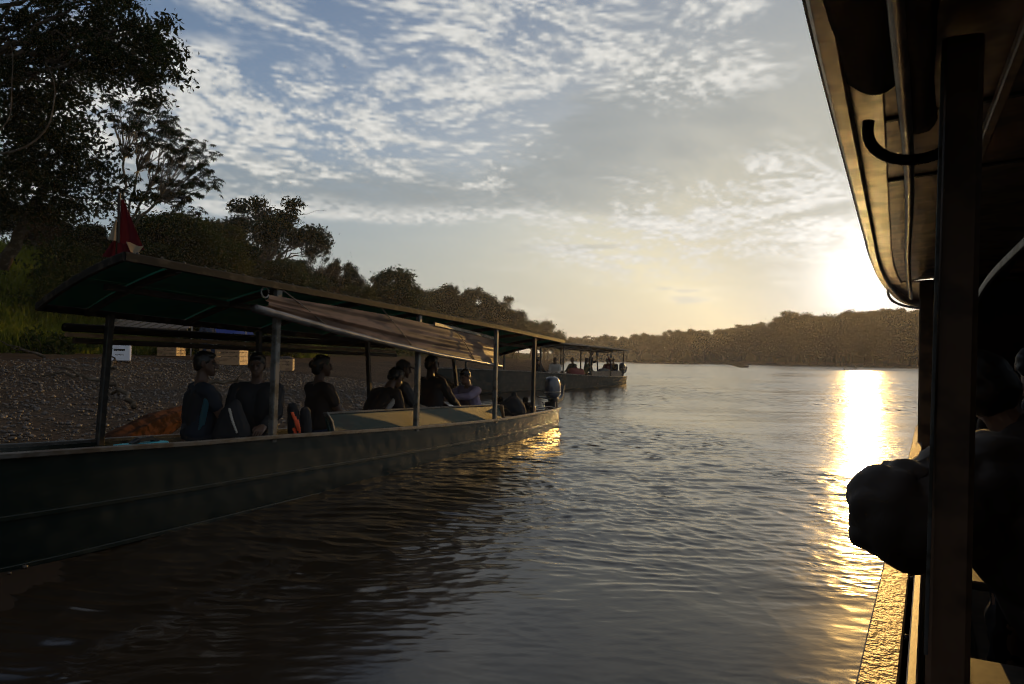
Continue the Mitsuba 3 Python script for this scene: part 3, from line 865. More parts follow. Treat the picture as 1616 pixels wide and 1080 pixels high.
def head_parts(c, R, k=1.0):
    P = lambda x, y, z: c + R @ (np.array([x, y, z]) * k)

    def ell(x, y, z, r):
        r = np.broadcast_to(np.asarray(r, float), (3,)) * k
        return P(x, y, z) + (SPH * r) @ R.T
    hull = lambda *e: m3.Manifold.hull_points(np.vstack(e))
    parts = [hull(ell(0, -.012, .030, (.076, .090, .085)), ell(0, .005, -.02, (.066, .078, .07))),          # skull
             hull(ell(0, .030, -.045, (.055, .055, .045)), ell(0, .066, -.092, (.020, .018, .016)), ell(0, .01, -.03, .05)),   # jaw, chin
             hull(ell(0, .080, .012, (.009, .010, .010)), ell(0, .108, -.026, (.011, .011, .009)), ell(-.014, .088, -.030, .008), ell(.014, .088, -.030, .008)),   # nose
             hull(ell(-.040, .072, .026, (.018, .012, .008)), ell(.040, .072, .026, (.018, .012, .008))),   # brow
             hull(ell(-.020, .082, -.058, (.008, .009, .006)), ell(.020, .082, -.058, (.008, .009, .006)), ell(0, .088, -.054, (.012, .008, .006))),
             hull(ell(-.016, .080, -.068, (.008, .009, .006)), ell(.016, .080, -.068, (.008, .009, .006)))]   # lips
    for s in (-1, 1):
        parts.append(hull(ell(s * .078, -.004, .012, (.008, .020, .020)), ell(s * .076, -.010, -.018, (.007, .011, .014)), ell(s * .070, .004, -.005, (.008, .012, .018))))
    eyes = [TM(hull(ell(s * .031, .077, .008, .0125))) for s in (-1, 1)]
    return parts, eyes


def hand_parts(w, fwd, palm, s, curl=.5):
    """palm, four unequal fingers and a thumb; fwd along the hand, palm = the way the palm faces, s = +1 right hand"""
    f, n = unit(fwd), unit(palm - unit(fwd) * (palm @ unit(fwd)))
    side = np.cross(f, n) * s          # towards the thumb
    pt = lambda a, b, c: w + f * a + side * b + n * c
    out = [blob([(pt(.0, 0, 0), .026), (pt(.082, .030, 0), .0125), (pt(.080, -.030, 0), .012), (pt(.03, .030, .004), .016), (pt(.02, -.024, .003), .015)])]
    for b, L in ((.030, .070), (.010, .078), (-.011, .072), (-.031, .056)):
        p0 = pt(.080, b, 0)
        c1, c2, c3 = curl * .6, curl * 1.5, curl * 2.1
        p1 = p0 + (f * math.cos(c1) + n * math.sin(c1)) * L * .45
        p2 = p1 + (f * math.cos(c2) + n * math.sin(c2)) * L * .32
        p3 = p2 + (f * math.cos(c3) + n * math.sin(c3)) * L * .25
        out += [blob([(p0, .0095), (p1, .009)]), blob([(p1, .009), (p2, .0082)]), blob([(p2, .0082), (p3, .007)])]
    t0, t1 = pt(.025, .034, .006), pt(.055, .060, .016)
    t2 = t1 + unit(f * .9 + n * .5 - side * .1) * .032
    return out + [blob([(t0, .013), (t1, .0105)]), blob([(t1, .0105), (t2, .008)])]


def person(name, label, at, az, group=None, lean=.15, roll=0.0, twist=0.0, head=(0, 0, 0), hands=None, elbows=((-.6, -.5, -.6), (.6, -.5, -.6)), feet=None, knees=((-.25, 1, .6), (.25, 1, .6)),
           top='cloth_navy', bottom='jeans', skin='skin', hair='short', sleeves=1.0, size=1.0, res=.03, vest=None, puffy=0.0, crease=.010, fold=0.0):
    """a seated or standing person; at = the middle of the hips in the world, az = compass heading in radians, all joints in local metres (x right, y forward, z up)"""
    key = thing(name, label, 'person', group)
    S = rotm([1, 0, 0], -lean) @ rotm([0, 1, 0], roll)
    Sh = S @ rotm([0, 0, 1], -twist)
    hip = np.zeros(3)
    waist, chest = S @ Vec(0, .01, .20), S @ Vec(0, .015, .36)
    neck0 = S @ Vec(0, -.02, .50)
    yaw, pitch, tilt = head
    H = S @ rotm([0, 0, 1], -yaw - twist * .5) @ rotm([1, 0, 0], -pitch + lean * .6) @ rotm([0, 1, 0], tilt)
    hc = neck0 + S @ Vec(0, .012, .075) + H @ Vec(0, .015, .105)
    sho = [Sh @ Vec(s * .185, -.01, .445) for s in (-1, 1)]
    hips = [Vec(s * .095, 0, 0) for s in (-1, 1)]
    hands = hands or (Vec(-.14, .42, .14), Vec(.14, .42, .14))
    feet = feet or (Vec(-.14, .52, -.42), Vec(.14, .50, -.42))
    hands, feet = [Vec(*h) for h in hands], [Vec(*f_) for f_ in feet]
    elb, wri, kne, ank = [], [], [], []
    for i in (0, 1):
        e, w = reach(sho[i], hands[i], .285, .255, elbows[i])
        elb.append(e), wri.append(w)
        k_, a_ = reach(hips[i], feet[i], .43, .42, knees[i])
        kne.append(k_), ank.append(a_)
    B = []
    B.append(blob([(Vec(-.075, 0, .0), (.105, .11, .11)), (Vec(.075, 0, 0), (.105, .11, .11))]))
    B.append(blob([(Vec(-.06, 0, .03), .11), (Vec(.06, 0, .03), .11), (waist + S @ Vec(-.05, 0, 0), (.095, .095, .1)), (waist + S @ Vec(.05, 0, 0), (.095, .095, .1))]))
    B.append(blob([(waist + S @ Vec(-.05, 0, 0), .092), (waist + S @ Vec(.05, 0, 0), .092), (chest + Sh @ Vec(-.075, 0, 0), (.10, .105, .11)), (chest + Sh @ Vec(.075, 0, 0), (.10, .105, .11))]))
    B.append(blob([(chest + Sh @ Vec(-.075, 0, .02), .09), (chest + Sh @ Vec(.075, 0, .02), .09), (sho[0], .055), (sho[1], .055), (neck0 + S @ Vec(0, 0, -.02), .055)]))
    B.append(blob([(neck0 + S @ Vec(0, 0, -.03), .058), (hc + H @ Vec(0, -.02, -.06), .05)]))
    hp, eyes = head_parts(hc, H)
    B += hp
    for i, s in enumerate((-1, 1)):
        B += [blob([(sho[i], .060), (elb[i], .041)]), blob([(elb[i], .041), (wri[i], .027)])]
        f_ = unit(wri[i] - elb[i] + Vec(0, 0, -.03))
        B += hand_parts(wri[i], f_, Vec(-s * .35, 0, -1) if abs(f_[2]) < .8 else Vec(-s, .2, 0), s)
        B += [blob([(hips[i], .092), (kne[i], .058)]), blob([(kne[i], .056), (kne[i] * .6 + ank[i] * .4 + Vec(0, -.02, 0), .052), (ank[i], .038)])]
        B.append(blob([(ank[i], .036), (ank[i] + Vec(s * .02, -.04, -.045), .034), (ank[i] + Vec(s * .03, .15, -.055), .028)]))
    body = union(B, res, 5)
    at = Vec(*at)

    def world(m):
        m = m.copy()
        m.vertices = np.array(m.vertices) * size
        return moved(m, az, at)
    put(key, 'body', world(body), skin, smooth=True)
    put(key, 'eye', world(eyes[0]), 'eye', smooth=True)
    put(key, 'eye', world(eyes[1]), 'eye', smooth=True)
    # clothes: the same bones, a little fuller
    q = .014 + puffy
    C = [blob([(waist * .35 + S @ Vec(-.07, 0, 0), .11 + q), (waist * .35 + S @ Vec(.07, 0, 0), .11 + q), (chest + Sh @ Vec(-.075, 0, 0), .105 + q), (chest + Sh @ Vec(.075, 0, 0), .105 + q)]),
         blob([(chest + Sh @ Vec(-.075, 0, .02), .092 + q), (chest + Sh @ Vec(.075, 0, .02), .092 + q), (sho[0], .058 + q), (sho[1], .058 + q), (neck0 + S @ Vec(0, 0, -.035), .062)])]
    for i in (0, 1):
        C.append(blob([(sho[i], .060 + q), (elb[i] if sleeves > .4 else sho[i] * .45 + elb[i] * .55, .043 + q)]))
        if sleeves > .4:
            C.append(blob([(elb[i], .043 + q), (elb[i] + (wri[i] - elb[i]) * .93, .030 + q * .8)]))
    shirt = jitter(union(C, res, 4), crease, 16, 3)
    if fold:
        v = np.array(shirt.vertices)
        w = vfbm(v * 5, 2, 8)
        shirt.vertices = v + np.array(shirt.vertex_normals) * (fold * np.abs(np.sin(v[:, 0] * 26 + v[:, 2] * 14 + 9 * w)) ** 1.5)[:, None]
    put(key, 'shirt', world(shirt), top, smooth=True)
    D = [blob([(Vec(-.075, 0, .02), .112), (Vec(.075, 0, .02), .112), (Vec(0, -.02, .08), .115)])]
    for i in (0, 1):
        D += [blob([(hips[i], .104), (kne[i], .068)]), blob([(kne[i], .068), (kne[i] * .08 + ank[i] * .92, .056)])]
    put(key, 'trousers', world(jitter(union(D, res, 4), crease, 14, 4)), bottom, smooth=True)
    for i, s in enumerate((-1, 1)):
        put(key, 'shoe', world(TM(blob([(ank[i] + Vec(0, -.01, -.03), .042), (ank[i] + Vec(s * .02, -.05, -.055), .038), (ank[i] + Vec(s * .035, .16, -.065), .034)]))), 'black_plastic', smooth=True)
    P = lambda x, y, z: hc + H @ Vec(x, y, z)

    def ell(x, y, z, r):
        return P(x, y, z) + (SPH * np.broadcast_to(np.asarray(r, float), (3,))) @ H.T
    hull = lambda *e: m3.Manifold.hull_points(np.vstack(e))
    G = [hull(ell(0, -.018, .042, (.082, .092, .082)), ell(0, -.045, -.01, (.076, .062, .06))), hull(ell(0, .045, .082, (.055, .035, .028)), ell(0, -.02, .06, .07))]
    if hair == 'bun':
        G += [hull(ell(0, -.10, .02, .045)), hull(ell(0, -.06, -.03, (.07, .05, .07)))]
    if hair == 'long':
        G += [hull(ell(0, -.055, -.02, (.082, .055, .07)), ell(0, -.07, -.17, (.075, .04, .06)))]
    if hair == 'tail':
        G += [hull(ell(0, -.09, .03, .03), ell(0, -.13, -.10, .022)), hull(ell(0, -.13, -.10, .022), ell(0, -.115, -.19, .010))]
    put(key, 'hair', world(jitter(union(G, res * .7, 2), .009, 30, 9)), hair == 'cap' and 'cloth_grey' or 'hair', smooth=True)
    if hair == 'cap':
        put(key, 'cap_peak', world(TM(hull(ell(-.05, .085, .045, (.02, .02, .006)), ell(.05, .085, .045, (.02, .02, .006)), ell(0, .15, .030, (.03, .015, .005))))), 'cloth_grey', smooth=True)
    if vest:
        v = [blob([(waist + S @ Vec(s * .06, .03 * f_, -.06), .10), (waist + S @ Vec(s * .06, .03 * f_, .02), .118), (chest + Sh @ Vec(s * .085, .03 * f_, .0), .118), (chest + Sh @ Vec(s * .10, .01 * f_, .07), .07)]) for s in (-1, 1) for f_ in (1, -1)]
        put(key, 'life_vest', world(jitter(union(v, res, 3), .004, 20, 5)), vest[0], smooth=True, label=vest[2] if len(vest) > 2 else None)
        for s in (-1, 1):
            put(key, 'vest_trim', world(bar([waist + S @ Vec(s * .155, -.03, -.12), waist + S @ Vec(s * .195, -.03, .04), chest + Sh @ Vec(s * .215, -.03, 0), chest + Sh @ Vec(s * .17, -.02, .11)], .035, .05, S @ Vec(0, 1, 0))), vest[1])
    return key

# ------------------------------------------------------------------ the roofed river boats
class Boat:
    """local frame: s metres along the keel towards the stern, t metres to port from the starboard gunwale, z up; heel tips the top to port"""
    def __init__(b, origin, az, beam, heel, gun_s, gun_z, roof_s, roof_z, drop, skew, crown, bow, stern):
        b.o, b.a, b.beam, b.heel = Vec(*origin), math.radians(az), beam, heel
        b.f = Vec(math.sin(b.a), math.cos(b.a))
        b.p = Vec(-math.cos(b.a), math.sin(b.a))
        b.gs, b.gz, b.rs, b.rz = gun_s, gun_z, roof_s, roof_z
        b.drop, b.skew, b.crown, b.bow, b.stern = drop, skew, crown, bow, stern

    def at(b, s, t, z):
        s, t, z = np.broadcast_arrays(np.asarray(s, float), np.asarray(t, float), np.asarray(z, float))
        t2 = t + b.heel * (z - .5)
        xy = b.o + s[..., None] * b.f + t2[..., None] * b.p
        return np.concatenate([xy, (z - b.heel * t)[..., None]], -1)

    def gun(b, s):
        return np.interp(s, b.gs, b.gz)

    def half(b, s):
        s = np.asarray(s, float)
        w = np.ones_like(s)
        q = np.clip((b.bow + 4.2 - s) / 4.2, 0, 1)
        w = w * (1 - .96 * q ** 2.2)
        e = np.clip((s - (b.stern - 3.6)) / 3.6, 0, 1)
        return (w - .34 * e ** 2.0) * b.beam / 2

    def edge(b, s):   # t of the starboard gunwale
        return b.beam / 2 - b.half(s)

    def roof(b, s, v, dz=0.0):
        """v from 0 (starboard eave) to 1 (port eave); s is measured at the starboard eave and runs skewed to port"""
        s, v = np.broadcast_arrays(np.asarray(s, float), np.asarray(v, float))
        r0, r1 = b.rs[0], b.rs[-1]
        z = np.interp(s, b.rs, b.rz) - b.drop * v + b.crown * 4 * v * (1 - v) + dz
        ss = s + b.skew * v * (1 - .8 * (s - r0) / (r1 - r0))
        # undo the heel of the frame: the eaves were measured in the world
        e = .16 * np.clip((s - r1 + 4.0) / 4.0, 0, 1) ** 2 * (1 - 2 * v)
        return b.at(ss, v * (b.beam + .06) - .03 + e - b.heel * (z - .5), z + b.heel * v * b.beam)

    def build(b, key, hull_mat, panel_mat, trim_mat, ribs, posts_s, posts_p, post_mats):
        s = np.concatenate([np.linspace(b.bow, b.bow + 4.2, 30), np.linspace(b.bow + 4.3, b.stern, 90)])
        h, g = b.half(s), b.gun(s)
        q = np.clip((b.bow + 4.2 - s) / 4.2, 0, 1)
        keel = -.24 + (g + .20) * q ** 2.6
        prof = [(1.0, 1.0), (.985, .85), (.97, .68), (.955, .5), (.94, .35), (.90, .2), (.80, .07), (.62, .0), (.3, -.03)]
        rings = []
        C = b.beam / 2
        for k in range(len(s)):
            L = [(C - h[k] * a, keel[k] + (g[k] - keel[k]) * c) for a, c in prof]
            Rr = [(2 * C - t, z) for t, z in L[::-1]]
            hi = max(h[k] - .03, h[k] * .4)
            In = [(C + hi, g[k]), (C + hi * .93, max(keel[k] + .2, .02)), (C - hi * .93, max(keel[k] + .2, .02)), (C - hi, g[k])]
            In = [(t, min(max(z, keel[k] + .04), g[k])) for t, z in In]
            ring = L + Rr + In
            rings.append(b.at(s[k], [p[0] for p in ring], [p[1] for p in ring]))
        put(key, 'hull', jitter(loft(rings), .006, 2.6, 4), hull_mat, smooth=35)
        for side in (0, 1):
            t = b.edge(s)
            t = t if side == 0 else b.beam - t
            put(key, 'gunwale_rail', bar(b.at(s, t + (-.012 if side == 0 else .012), g + .012), .055, .035), 'rail_metal', smooth=30)
        for c_ in (.62, .30):
            k_ = slice(8, None)
            w_ = np.interp(c_, [.2, .35, .5, .68, .85, 1], [.90, .94, .955, .97, .985, 1.0])
            for sg_ in (-1, 1):
                put(key, 'strake', bar(b.at(s[k_], C + sg_ * (h[k_] * w_ + .006), keel[k_] + (g[k_] - keel[k_]) * c_), .022, .030), hull_mat)
        # thwarts and floor boards
        for sv in np.arange(b.bow + 3.6, b.stern - .9, 1.25):
            e = float(b.edge(sv)) + .04
            put(key, 'thwart', bar([b.at(sv, e, .40), b.at(sv, b.beam - e, .40)], .26, .03), 'plank_wood')
        for tv in np.linspace(.45, b.beam - .45, 4):
            put(key, 'floor_board', bar(b.at(np.linspace(b.bow + 3.2, b.stern - .3, 12), tv, .06), .20, .025), 'plank_wood')
        # roof: edge frame, panels, ribs, stringers
        r0, r1 = b.rs[0], b.rs[-1]
        us = np.linspace(r0, r1, 40)
        rim = [bar(b.roof(us, 0, -.012), .03, .062), bar(b.roof(us, 1, -.012), .03, .062), bar(b.roof(r0, np.linspace(0, 1, 9), -.012), .03, .06), bar(b.roof(r1, np.linspace(0, 1, 9), -.012), .03, .05)]
        put(key, 'roof', cat(rim), trim_mat)
        ks = [r0] + list(ribs) + [r1]
        for a, c in zip(ks[:-1], ks[1:]):
            for v0, v1 in ((.012, .497), (.503, .988)):
                U, V = np.meshgrid(np.linspace(a + .012, c - .012, 6), np.linspace(v0, v1, 5), indexing='ij')
                gpts = b.roof(U, V, .012)
                gpts[..., 2] += .010 * np.sin((U - a) / (c - a) * np.pi) * np.sin((V - v0) / (v1 - v0) * np.pi) * (1 if v0 < .3 else .6)
                put(key + '__roof', 'panel', slab(gpts, .012), panel_mat, smooth=20)
        for r in ribs:
            put(key + '__roof', 'rib', bar(b.roof(r, np.linspace(0.01, .99, 9), -.030), .045, .05), 'rib_wood')
        put(key + '__roof', 'stringer', bar(b.roof(us[1:-1], .5, -.034), .05, .05), 'rib_wood')
        nails = [TM(blob([(p, .011)])) for p in b.roof(np.arange(r0 + .1, r1, .2), 0, .022)]
        put(key + '__roof', 'nail', cat(nails), 'post_dark')
        labels[key + '__roof__nail'] = {'kind': 'stuff'}
        for (sv, m) in zip(posts_s, post_mats):
            e = float(b.edge(sv))
            top = b.roof(sv, .02, -.04)
            put(key, 'post', bar([b.at(sv, e + .02, b.gun(sv) - .03), top], .055, .065, up=(b.f[0], b.f[1], 0)), m)
        for sv in posts_p:
            e = b.beam - float(b.edge(sv))
            v = .97
            top = b.roof(sv - b.skew * v * .8, v, -.04)
            put(key, 'post', bar([b.at(sv, e - .02, b.gun(sv) - .03), top], .055, .065, up=(b.f[0], b.f[1], 0)), 'post_dark')


def motor(name, label, b, s, t, z, scale=1.0, mat='cowl_grey'):
    key = thing(name, label, 'outboard motor')
    P = lambda ds, dt, dz: b.at(s + ds * scale, t + dt * scale, z + dz * scale)
    E = lambda ds, dt, dz, r: (P(ds, dt, dz), np.array(r) * scale)
    az = b.a

    def rot(m):
        return m
    cowl = m3.Manifold.hull_points(np.vstack([P(ds, dt, dz) for ds, dt, dz in
        [(a + r * math.cos(th) * 1.0, r * .62 * math.sin(th), c) for a, r, c in ((-.02, .17, -.14), (.0, .215, -.08), (.01, .225, .06), (.0, .205, .16), (-.02, .165, .215), (-.04, .10, .24)) for th in np.linspace(0, 6.283, 25)[:-1]]]))
    put(key, 'cowl', union([cowl], .035, 4), mat, smooth=True)
    band_ = loft([np.array([P(.0 + .222 * math.cos(th), .222 * .63 * math.sin(th), dz) for th in np.linspace(0, 6.283, 29)[:-1]]) for dz in (-.055, -.03)])
    put(key, 'trim_band', band_, 'steel', smooth=True)
    put(key, 'leg', cat([blob([(P(.0, 0, -.18), .10 * scale), (P(.02, 0, -.34), .07 * scale)]), blob([(P(.02, 0, -.34), .065 * scale), (P(.05, 0, -.78), .05 * scale)])]), 'black_plastic', smooth=True)
    put(key, 'clamp_bracket', bar([P(-.16, 0, -.22), P(-.20, 0, -.46)], .20 * scale, .06 * scale, up=(b.f[0], b.f[1], 0)), 'black_plastic')
    # the swivel arm and tilt grip that stick out behind
    put(key, 'rear_arm', cat([bar([P(.10, 0, -.22), P(.34, .0, -.20), P(.50, .0, -.12)], .09 * scale, .08 * scale), bar([P(.48, 0, -.15), P(.60, 0, .06)], .07 * scale, .05 * scale, up=(b.f[0], b.f[1], 0))]), 'black_plastic')
    put(key, 'tiller', cat([tube([P(-.12, 0, -.16), P(-.45, .05, -.12), P(-.62, .06, -.10)], .018 * scale, 8)]), 'black_plastic', smooth=True)
    put(key, 'propeller', cat([TM(blob([(P(.10, 0, -.74), .045 * scale)]))] + [slab(np.array([[P(.12 + .02 * i, (.03 + .10 * j) * math.cos(th) - .03 * i * math.sin(th), -.74 + (.03 + .10 * j) * math.sin(th) + .03 * i * math.cos(th)) for i in (-1, 0, 1)] for j in (0, .5, 1)]), .006) for th in (0.3, 2.4, 4.5)]), 'steel', smooth=True)
    return key


# ---- the near boat
A = Boat((-2.03, 6.28), 22.44, 1.6, .06, [-5.6, -3.5, -2.3, -1.65, -.9, 0, .8, 2.5, 4.77, 6.5, 7.9, 8.4], [1.02, .80, .69, .66, .62, .585, .545, .465, .385, .372, .352, .36],
         [-1.54, 0, 2.4, 4.65, 6.3, 8.24], [1.95, 1.90, 1.83, 1.76, 1.70, 1.65], .27, .56, .035, -5.8, 8.4)
kA = thing('river_boat', 'long dark roofed passenger boat in front with a flag and half lowered side curtain', 'boat')
A.build(kA, 'hull_paint', 'roof_green', 'roof_trim', [-1.08, .05, 1.2, 2.4, 3.6, 4.65, 5.8, 7.0], [0.0, 2.45, 4.72, 6.42], [-.42, 1.58, 3.88, 6.6], ['post_metal', 'post_metal', 'post_metal', 'post_dark'])
# coaming board inside the starboard gunwale, with its pale front edge
cs = np.linspace(.86, 5.1, 18)
ct = np.interp(cs, [.8, 2.5, 5.2], [.74, .69, .595])
bt = A.gun(cs) - .02
put(kA, 'coaming', slab(np.stack([A.at(cs, .10 + A.edge(cs), ct), A.at(cs, .07 + A.edge(cs), (ct + bt) / 2), A.at(cs, .05 + A.edge(cs), bt)], 1), .022), 'coaming_paint', smooth=20, label='green painted coaming board along the starboard side')
put(kA + '__coaming', 'end_strip', bar([A.at(.86, .10, .75), A.at(.90, .07, .66), A.at(.93, .06, .50)], .05, .03, up=(A.f[0], A.f[1], 0)), 'rail_metal')
put(kA + '__coaming', 'top_strip', bar(A.at(cs, .11 + A.edge(cs), ct + .008), .045, .018), 'rail_metal')
for k in range(1):
    put(kA + '__coaming', 'rear_end', bar([A.at(5.12, .12, .60), A.at(5.2, .14, .37)], .16, .03, up=(A.f[0], A.f[1], 0)), 'pale_wood')
# the starboard curtain: clear plastic sheet, its foot rolled on a pole
u = np.linspace(0, 1, 60)
top_s, top_z = -.17 + 5.14 * u, np.interp(u, [0, .33, .71, 1], [1.80, 1.75, 1.66, 1.585])
bot_s, bot_z = -.25 + 5.2 * u, np.interp(u, [0, .165, .33, .6, 1], [1.655, 1.55, 1.455, 1.325, 1.185])
rows = []
for v in np.linspace(0, 1, 22):
    sag = .035 * math.sin(math.pi * v) * np.sin(np.pi * u)
    fold = (.020 * np.sin(2 * np.pi * (v * 2.3 + .55 * u + .1 * np.sin(5 * u))) + .010 * np.sin(2 * np.pi * (v * 5.1 - .7 * u))) * np.clip(1.25 - u, .2, 1) * math.sin(math.pi * v)
    tt = -.055 - .045 * v - fold + .22 * u ** 3 * (1 - .3 * v)
    p = A.at(top_s * (1 - v) + bot_s * v, 0, 1.0)
    zz = top_z * (1 - v) + bot_z * v - sag
    p = np.stack([A.at(top_s[i] * (1 - v) + bot_s[i] * v, tt[i] - A.heel * (zz[i] - .5), zz[i] + A.heel * tt[i]) for i in range(60)])
    rows.append(p)
rows = np.stack(rows)
nu, nv = rows.shape[1], rows.shape[0]
qq = np.array([[j * nu + i, j * nu + i + 1, (j + 1) * nu + i + 1, (j + 1) * nu + i] for j in range(nv - 1) for i in range(nu - 1)])
put(kA, 'side_curtain', (rows.reshape(-1, 3), qq), 'curtain', smooth=True, label='translucent plastic side curtain pulled half up along the starboard eave')
rb = rows[-1]
put(kA + '__side_curtain', 'pole', jitter(tube(np.vstack([rb[0] - (rb[1] - rb[0]) * 1.5, rb, rb[-1] + (rb[-1] - rb[-2]) * 1.2]), np.interp(np.linspace(0, 1, 62), [0, .1, .6, 1], [.036, .034, .027, .022]), 9), .006, 12), 'curtain_roll', smooth=True)
put(kA + '__side_curtain', 'top_batten', bar(np.vstack([rows[0][34:], rows[0][-1:] + (rows[0][-1] - rows[0][-2]) * .9]) + Vec(0, 0, .01), .03, .045), 'rail_metal')
for i in (2, 20, 40):
    put(kA + '__side_curtain', 'cord', tube([rows[0][i] + Vec(0, 0, .06), rows[8][min(i + 4, 59)] + .02 * np.array([A.p[0], A.p[1], 0]) * -1, rb[min(i + 8, 59)]], .005, 5), 'rail_metal', smooth=True)
rr = .045
th = np.linspace(0, 6.0, 20)
c0 = A.at(-.12, -.05, 1.83)
put(kA + '__side_curtain', 'tie_ring', tube(np.stack([c0 + Vec(A.f[0] * rr * math.cos(t_), A.f[1] * rr * math.cos(t_), rr * math.sin(t_)) for t_ in th]), .007, 6), 'steel', smooth=True)
# the port curtain, rolled up, with a pale batten under it
ps = np.linspace(-.72, 4.6, 24)
hz = A.heel * 1.6
put(kA, 'rolled_curtain', jitter(tube(A.at(ps, 1.60, np.interp(ps, [-.7, 4.6], [1.515, 1.46]) + hz), .038, 9), .006, 9), 'tarp_dark', smooth=True)
put(kA + '__rolled_curtain', 'batten', bar(A.at(ps, 1.58, np.interp(ps, [-.7, 4.6], [1.452, 1.375]) + hz), .03, .038), 'pale_wood')
put(kA + '__rolled_curtain', 'lower_board', bar(A.at(ps + .1, 1.62, np.interp(ps, [-.7, 4.6], [1.405, 1.325]) + hz), .03, .05), 'dark_wood')
# transom board
put(kA, 'transom', slab(np.array([[A.at(8.37, t_, z_) for t_ in np.linspace(.42, 1.2, 5)] for z_ in (-.1, .34)]), .05), 'plank_wood')
motor('outboard_motor', 'dark grey outboard motor on the stern of the near boat', A, 8.72, .50, .72, 1.08)

# things aboard the near boat
key = thing('flag', 'red and white flag draped round its short pole above the bow of the near boat', 'flag')
fb = Vec(-2.965, 5.45, 0)
put(key, 'pole', tube([fb + [0, 0, 1.93], fb + [0, 0, 2.50]], .011, 8), 'dark_wood', smooth=True)
ex, ey = Vec(A.f[0], A.f[1], 0) * .8 + Vec(.3, 0, 0), Vec(-.2, -.25, 0)


def cloth(f, nu=14, nv=10):
    g = np.array([[f(a, b_) for b_ in np.linspace(0, 1, nv)] for a in np.linspace(0, 1, nu)])
    q = np.array([[i * nv + j, (i + 1) * nv + j, (i + 1) * nv + j + 1, i * nv + j + 1] for i in range(nu - 1) for j in range(nv - 1)])
    return g.reshape(-1, 3), q


hx = unit(Vec(A.f[0] + .35, A.f[1] - .2, 0))
hy = Vec(-hx[1], hx[0], 0)
Fp = lambda x, y, z: fb + hx * x + hy * y + Vec(0, 0, z)
put(key, 'red_band', cloth(lambda a, b_: Fp(.012 + b_ * (.02 + .155 * a), .012 * math.sin(7 * b_ + 2 * a) * (a + .2), 2.455 - .33 * a - .03 * b_ * a)), 'flag_red', smooth=True)
put(key, 'white_band', cloth(lambda a, b_: Fp(.175 - .13 * b_ * (1 - .25 * a) - .05 * a * (1 - b_), -.025 - .02 * math.sin(3 * b_) - .01 * a, 2.125 - .075 * a - .012 * math.sin(5 * b_))), 'flag_white', smooth=True)
put(key, 'red_band', cloth(lambda a, b_: Fp(-.01 + .13 * b_, -.012 - .012 * math.sin(6 * b_), 2.125 - .11 * a - .012 * b_)), 'flag_red', smooth=True)
put(key, 'red_band', cloth(lambda a, b_: Fp(-.015 - b_ * (.02 + .075 * a), .015 * math.sin(6 * b_), 2.14 - .13 * a)), 'flag_red', smooth=True)
put(key, 'white_band', cloth(lambda a, b_: Fp(-.012 - b_ * (.01 + .05 * a), .012 * math.sin(6 * b_), 2.30 - .16 * a)), 'flag_white', smooth=True)

key = thing('cooler_box', 'cyan plastic box with a black handle lying in the bow of the near boat', 'box')
cb = A.at(-1.15, .22, .585)
put(key, 'body', box(cb, (.20, .40, .16), -A.a, .03), 'cyan_plastic')
put(key, 'handle', bar([cb + Vec(-.03, -.09, .075), cb + Vec(0, -.05, .105), cb + Vec(.03, .07, .105), cb + Vec(.06, .11, .075)], .05, .03), 'black_plastic')
key = thing('backpack', 'black backpack with pale strap between the two foremost people of the near boat', 'bag')
bb = A.at(-.02, .45, .74)
put(key, 'sack', jitter(union([blob([(bb + Vec(-.05, 0, -.14), .12), (bb + Vec(.04, .02, -.12), .13), (bb + Vec(.0, .02, .06), .10), (bb + Vec(.02, .03, .14), .05)])], .03, 3), .012, 9), 'cloth_black', smooth=True)
put(key, 'strap', bar([bb + Vec(.02, -.10, .12), bb + Vec(.06, -.13, .02), bb + Vec(.10, -.12, -.09)], .022, .012), 'cloth_pale')
key = thing('life_jacket', 'bright orange life jacket straps hanging beside the second seated person of the near boat', 'life jacket')
lb = A.at(.52, .20, .66)
for i, (dx, dz, L) in enumerate([(-.03, .12, .10), (.0, .08, .13), (.03, .05, .12), (-.01, -.03, .08), (.02, -.10, .06), (-.015, -.11, .05)]):
    put(key, 'strap', jitter(bar([lb + Vec(dx * .8, 0, dz), lb + Vec(dx * .8 + .02, -.01, dz - L * .5), lb + Vec(dx * .5 + .035, 0, dz - L)], .03, .02), .004, 30, i), 'orange_strap', smooth=True)
put(key, 'collar', jitter(union([blob([(lb + Vec(-.04, .06, .16), .05), (lb + Vec(-.02, .07, -.02), .07), (lb + Vec(.0, .07, -.14), .06)]), blob([(lb + Vec(.07, .1, .12), .05), (lb + Vec(.08, .1, -.1), .06)])], .03, 2), .008, 15), 'cloth_black', smooth=True)
for i, (ds, dt, dz, r, lab, m) in enumerate([(5.75, .40, .46, .15, 'dark lumpy sack at the stern of the near boat, beside the coaming end', 'tarp_dark'), (6.15, .32, .52, .17, 'tallest dark bundle at the stern of the near boat', 'cloth_black'), (6.6, .30, .42, .14, 'dark bundle next to the fuel tank of the near boat', 'tarp_dark')]):
    key = thing('bundle', lab, 'bag')
    c = A.at(ds, dt, dz)
    put(key, 'sack', jitter(union([blob([(c + Vec(-.08, 0, -.05), r), (c + Vec(.07, .03, -.06), r), (c + Vec(.01, .0, .07), r * .75)])], .03, 3), .022, 8, i), m, smooth=True)
    put(key, 'knot', jitter(union([blob([(c + Vec(.01, 0, .14), .03), (c + Vec(.03, .02, .20), .05)])], .02, 2), .008, 20), m, smooth=True)
key = thing('fuel_tank', 'round topped fuel can catching the sun near the stern of the near boat', 'fuel can')
c = A.at(7.15, .42, .37)
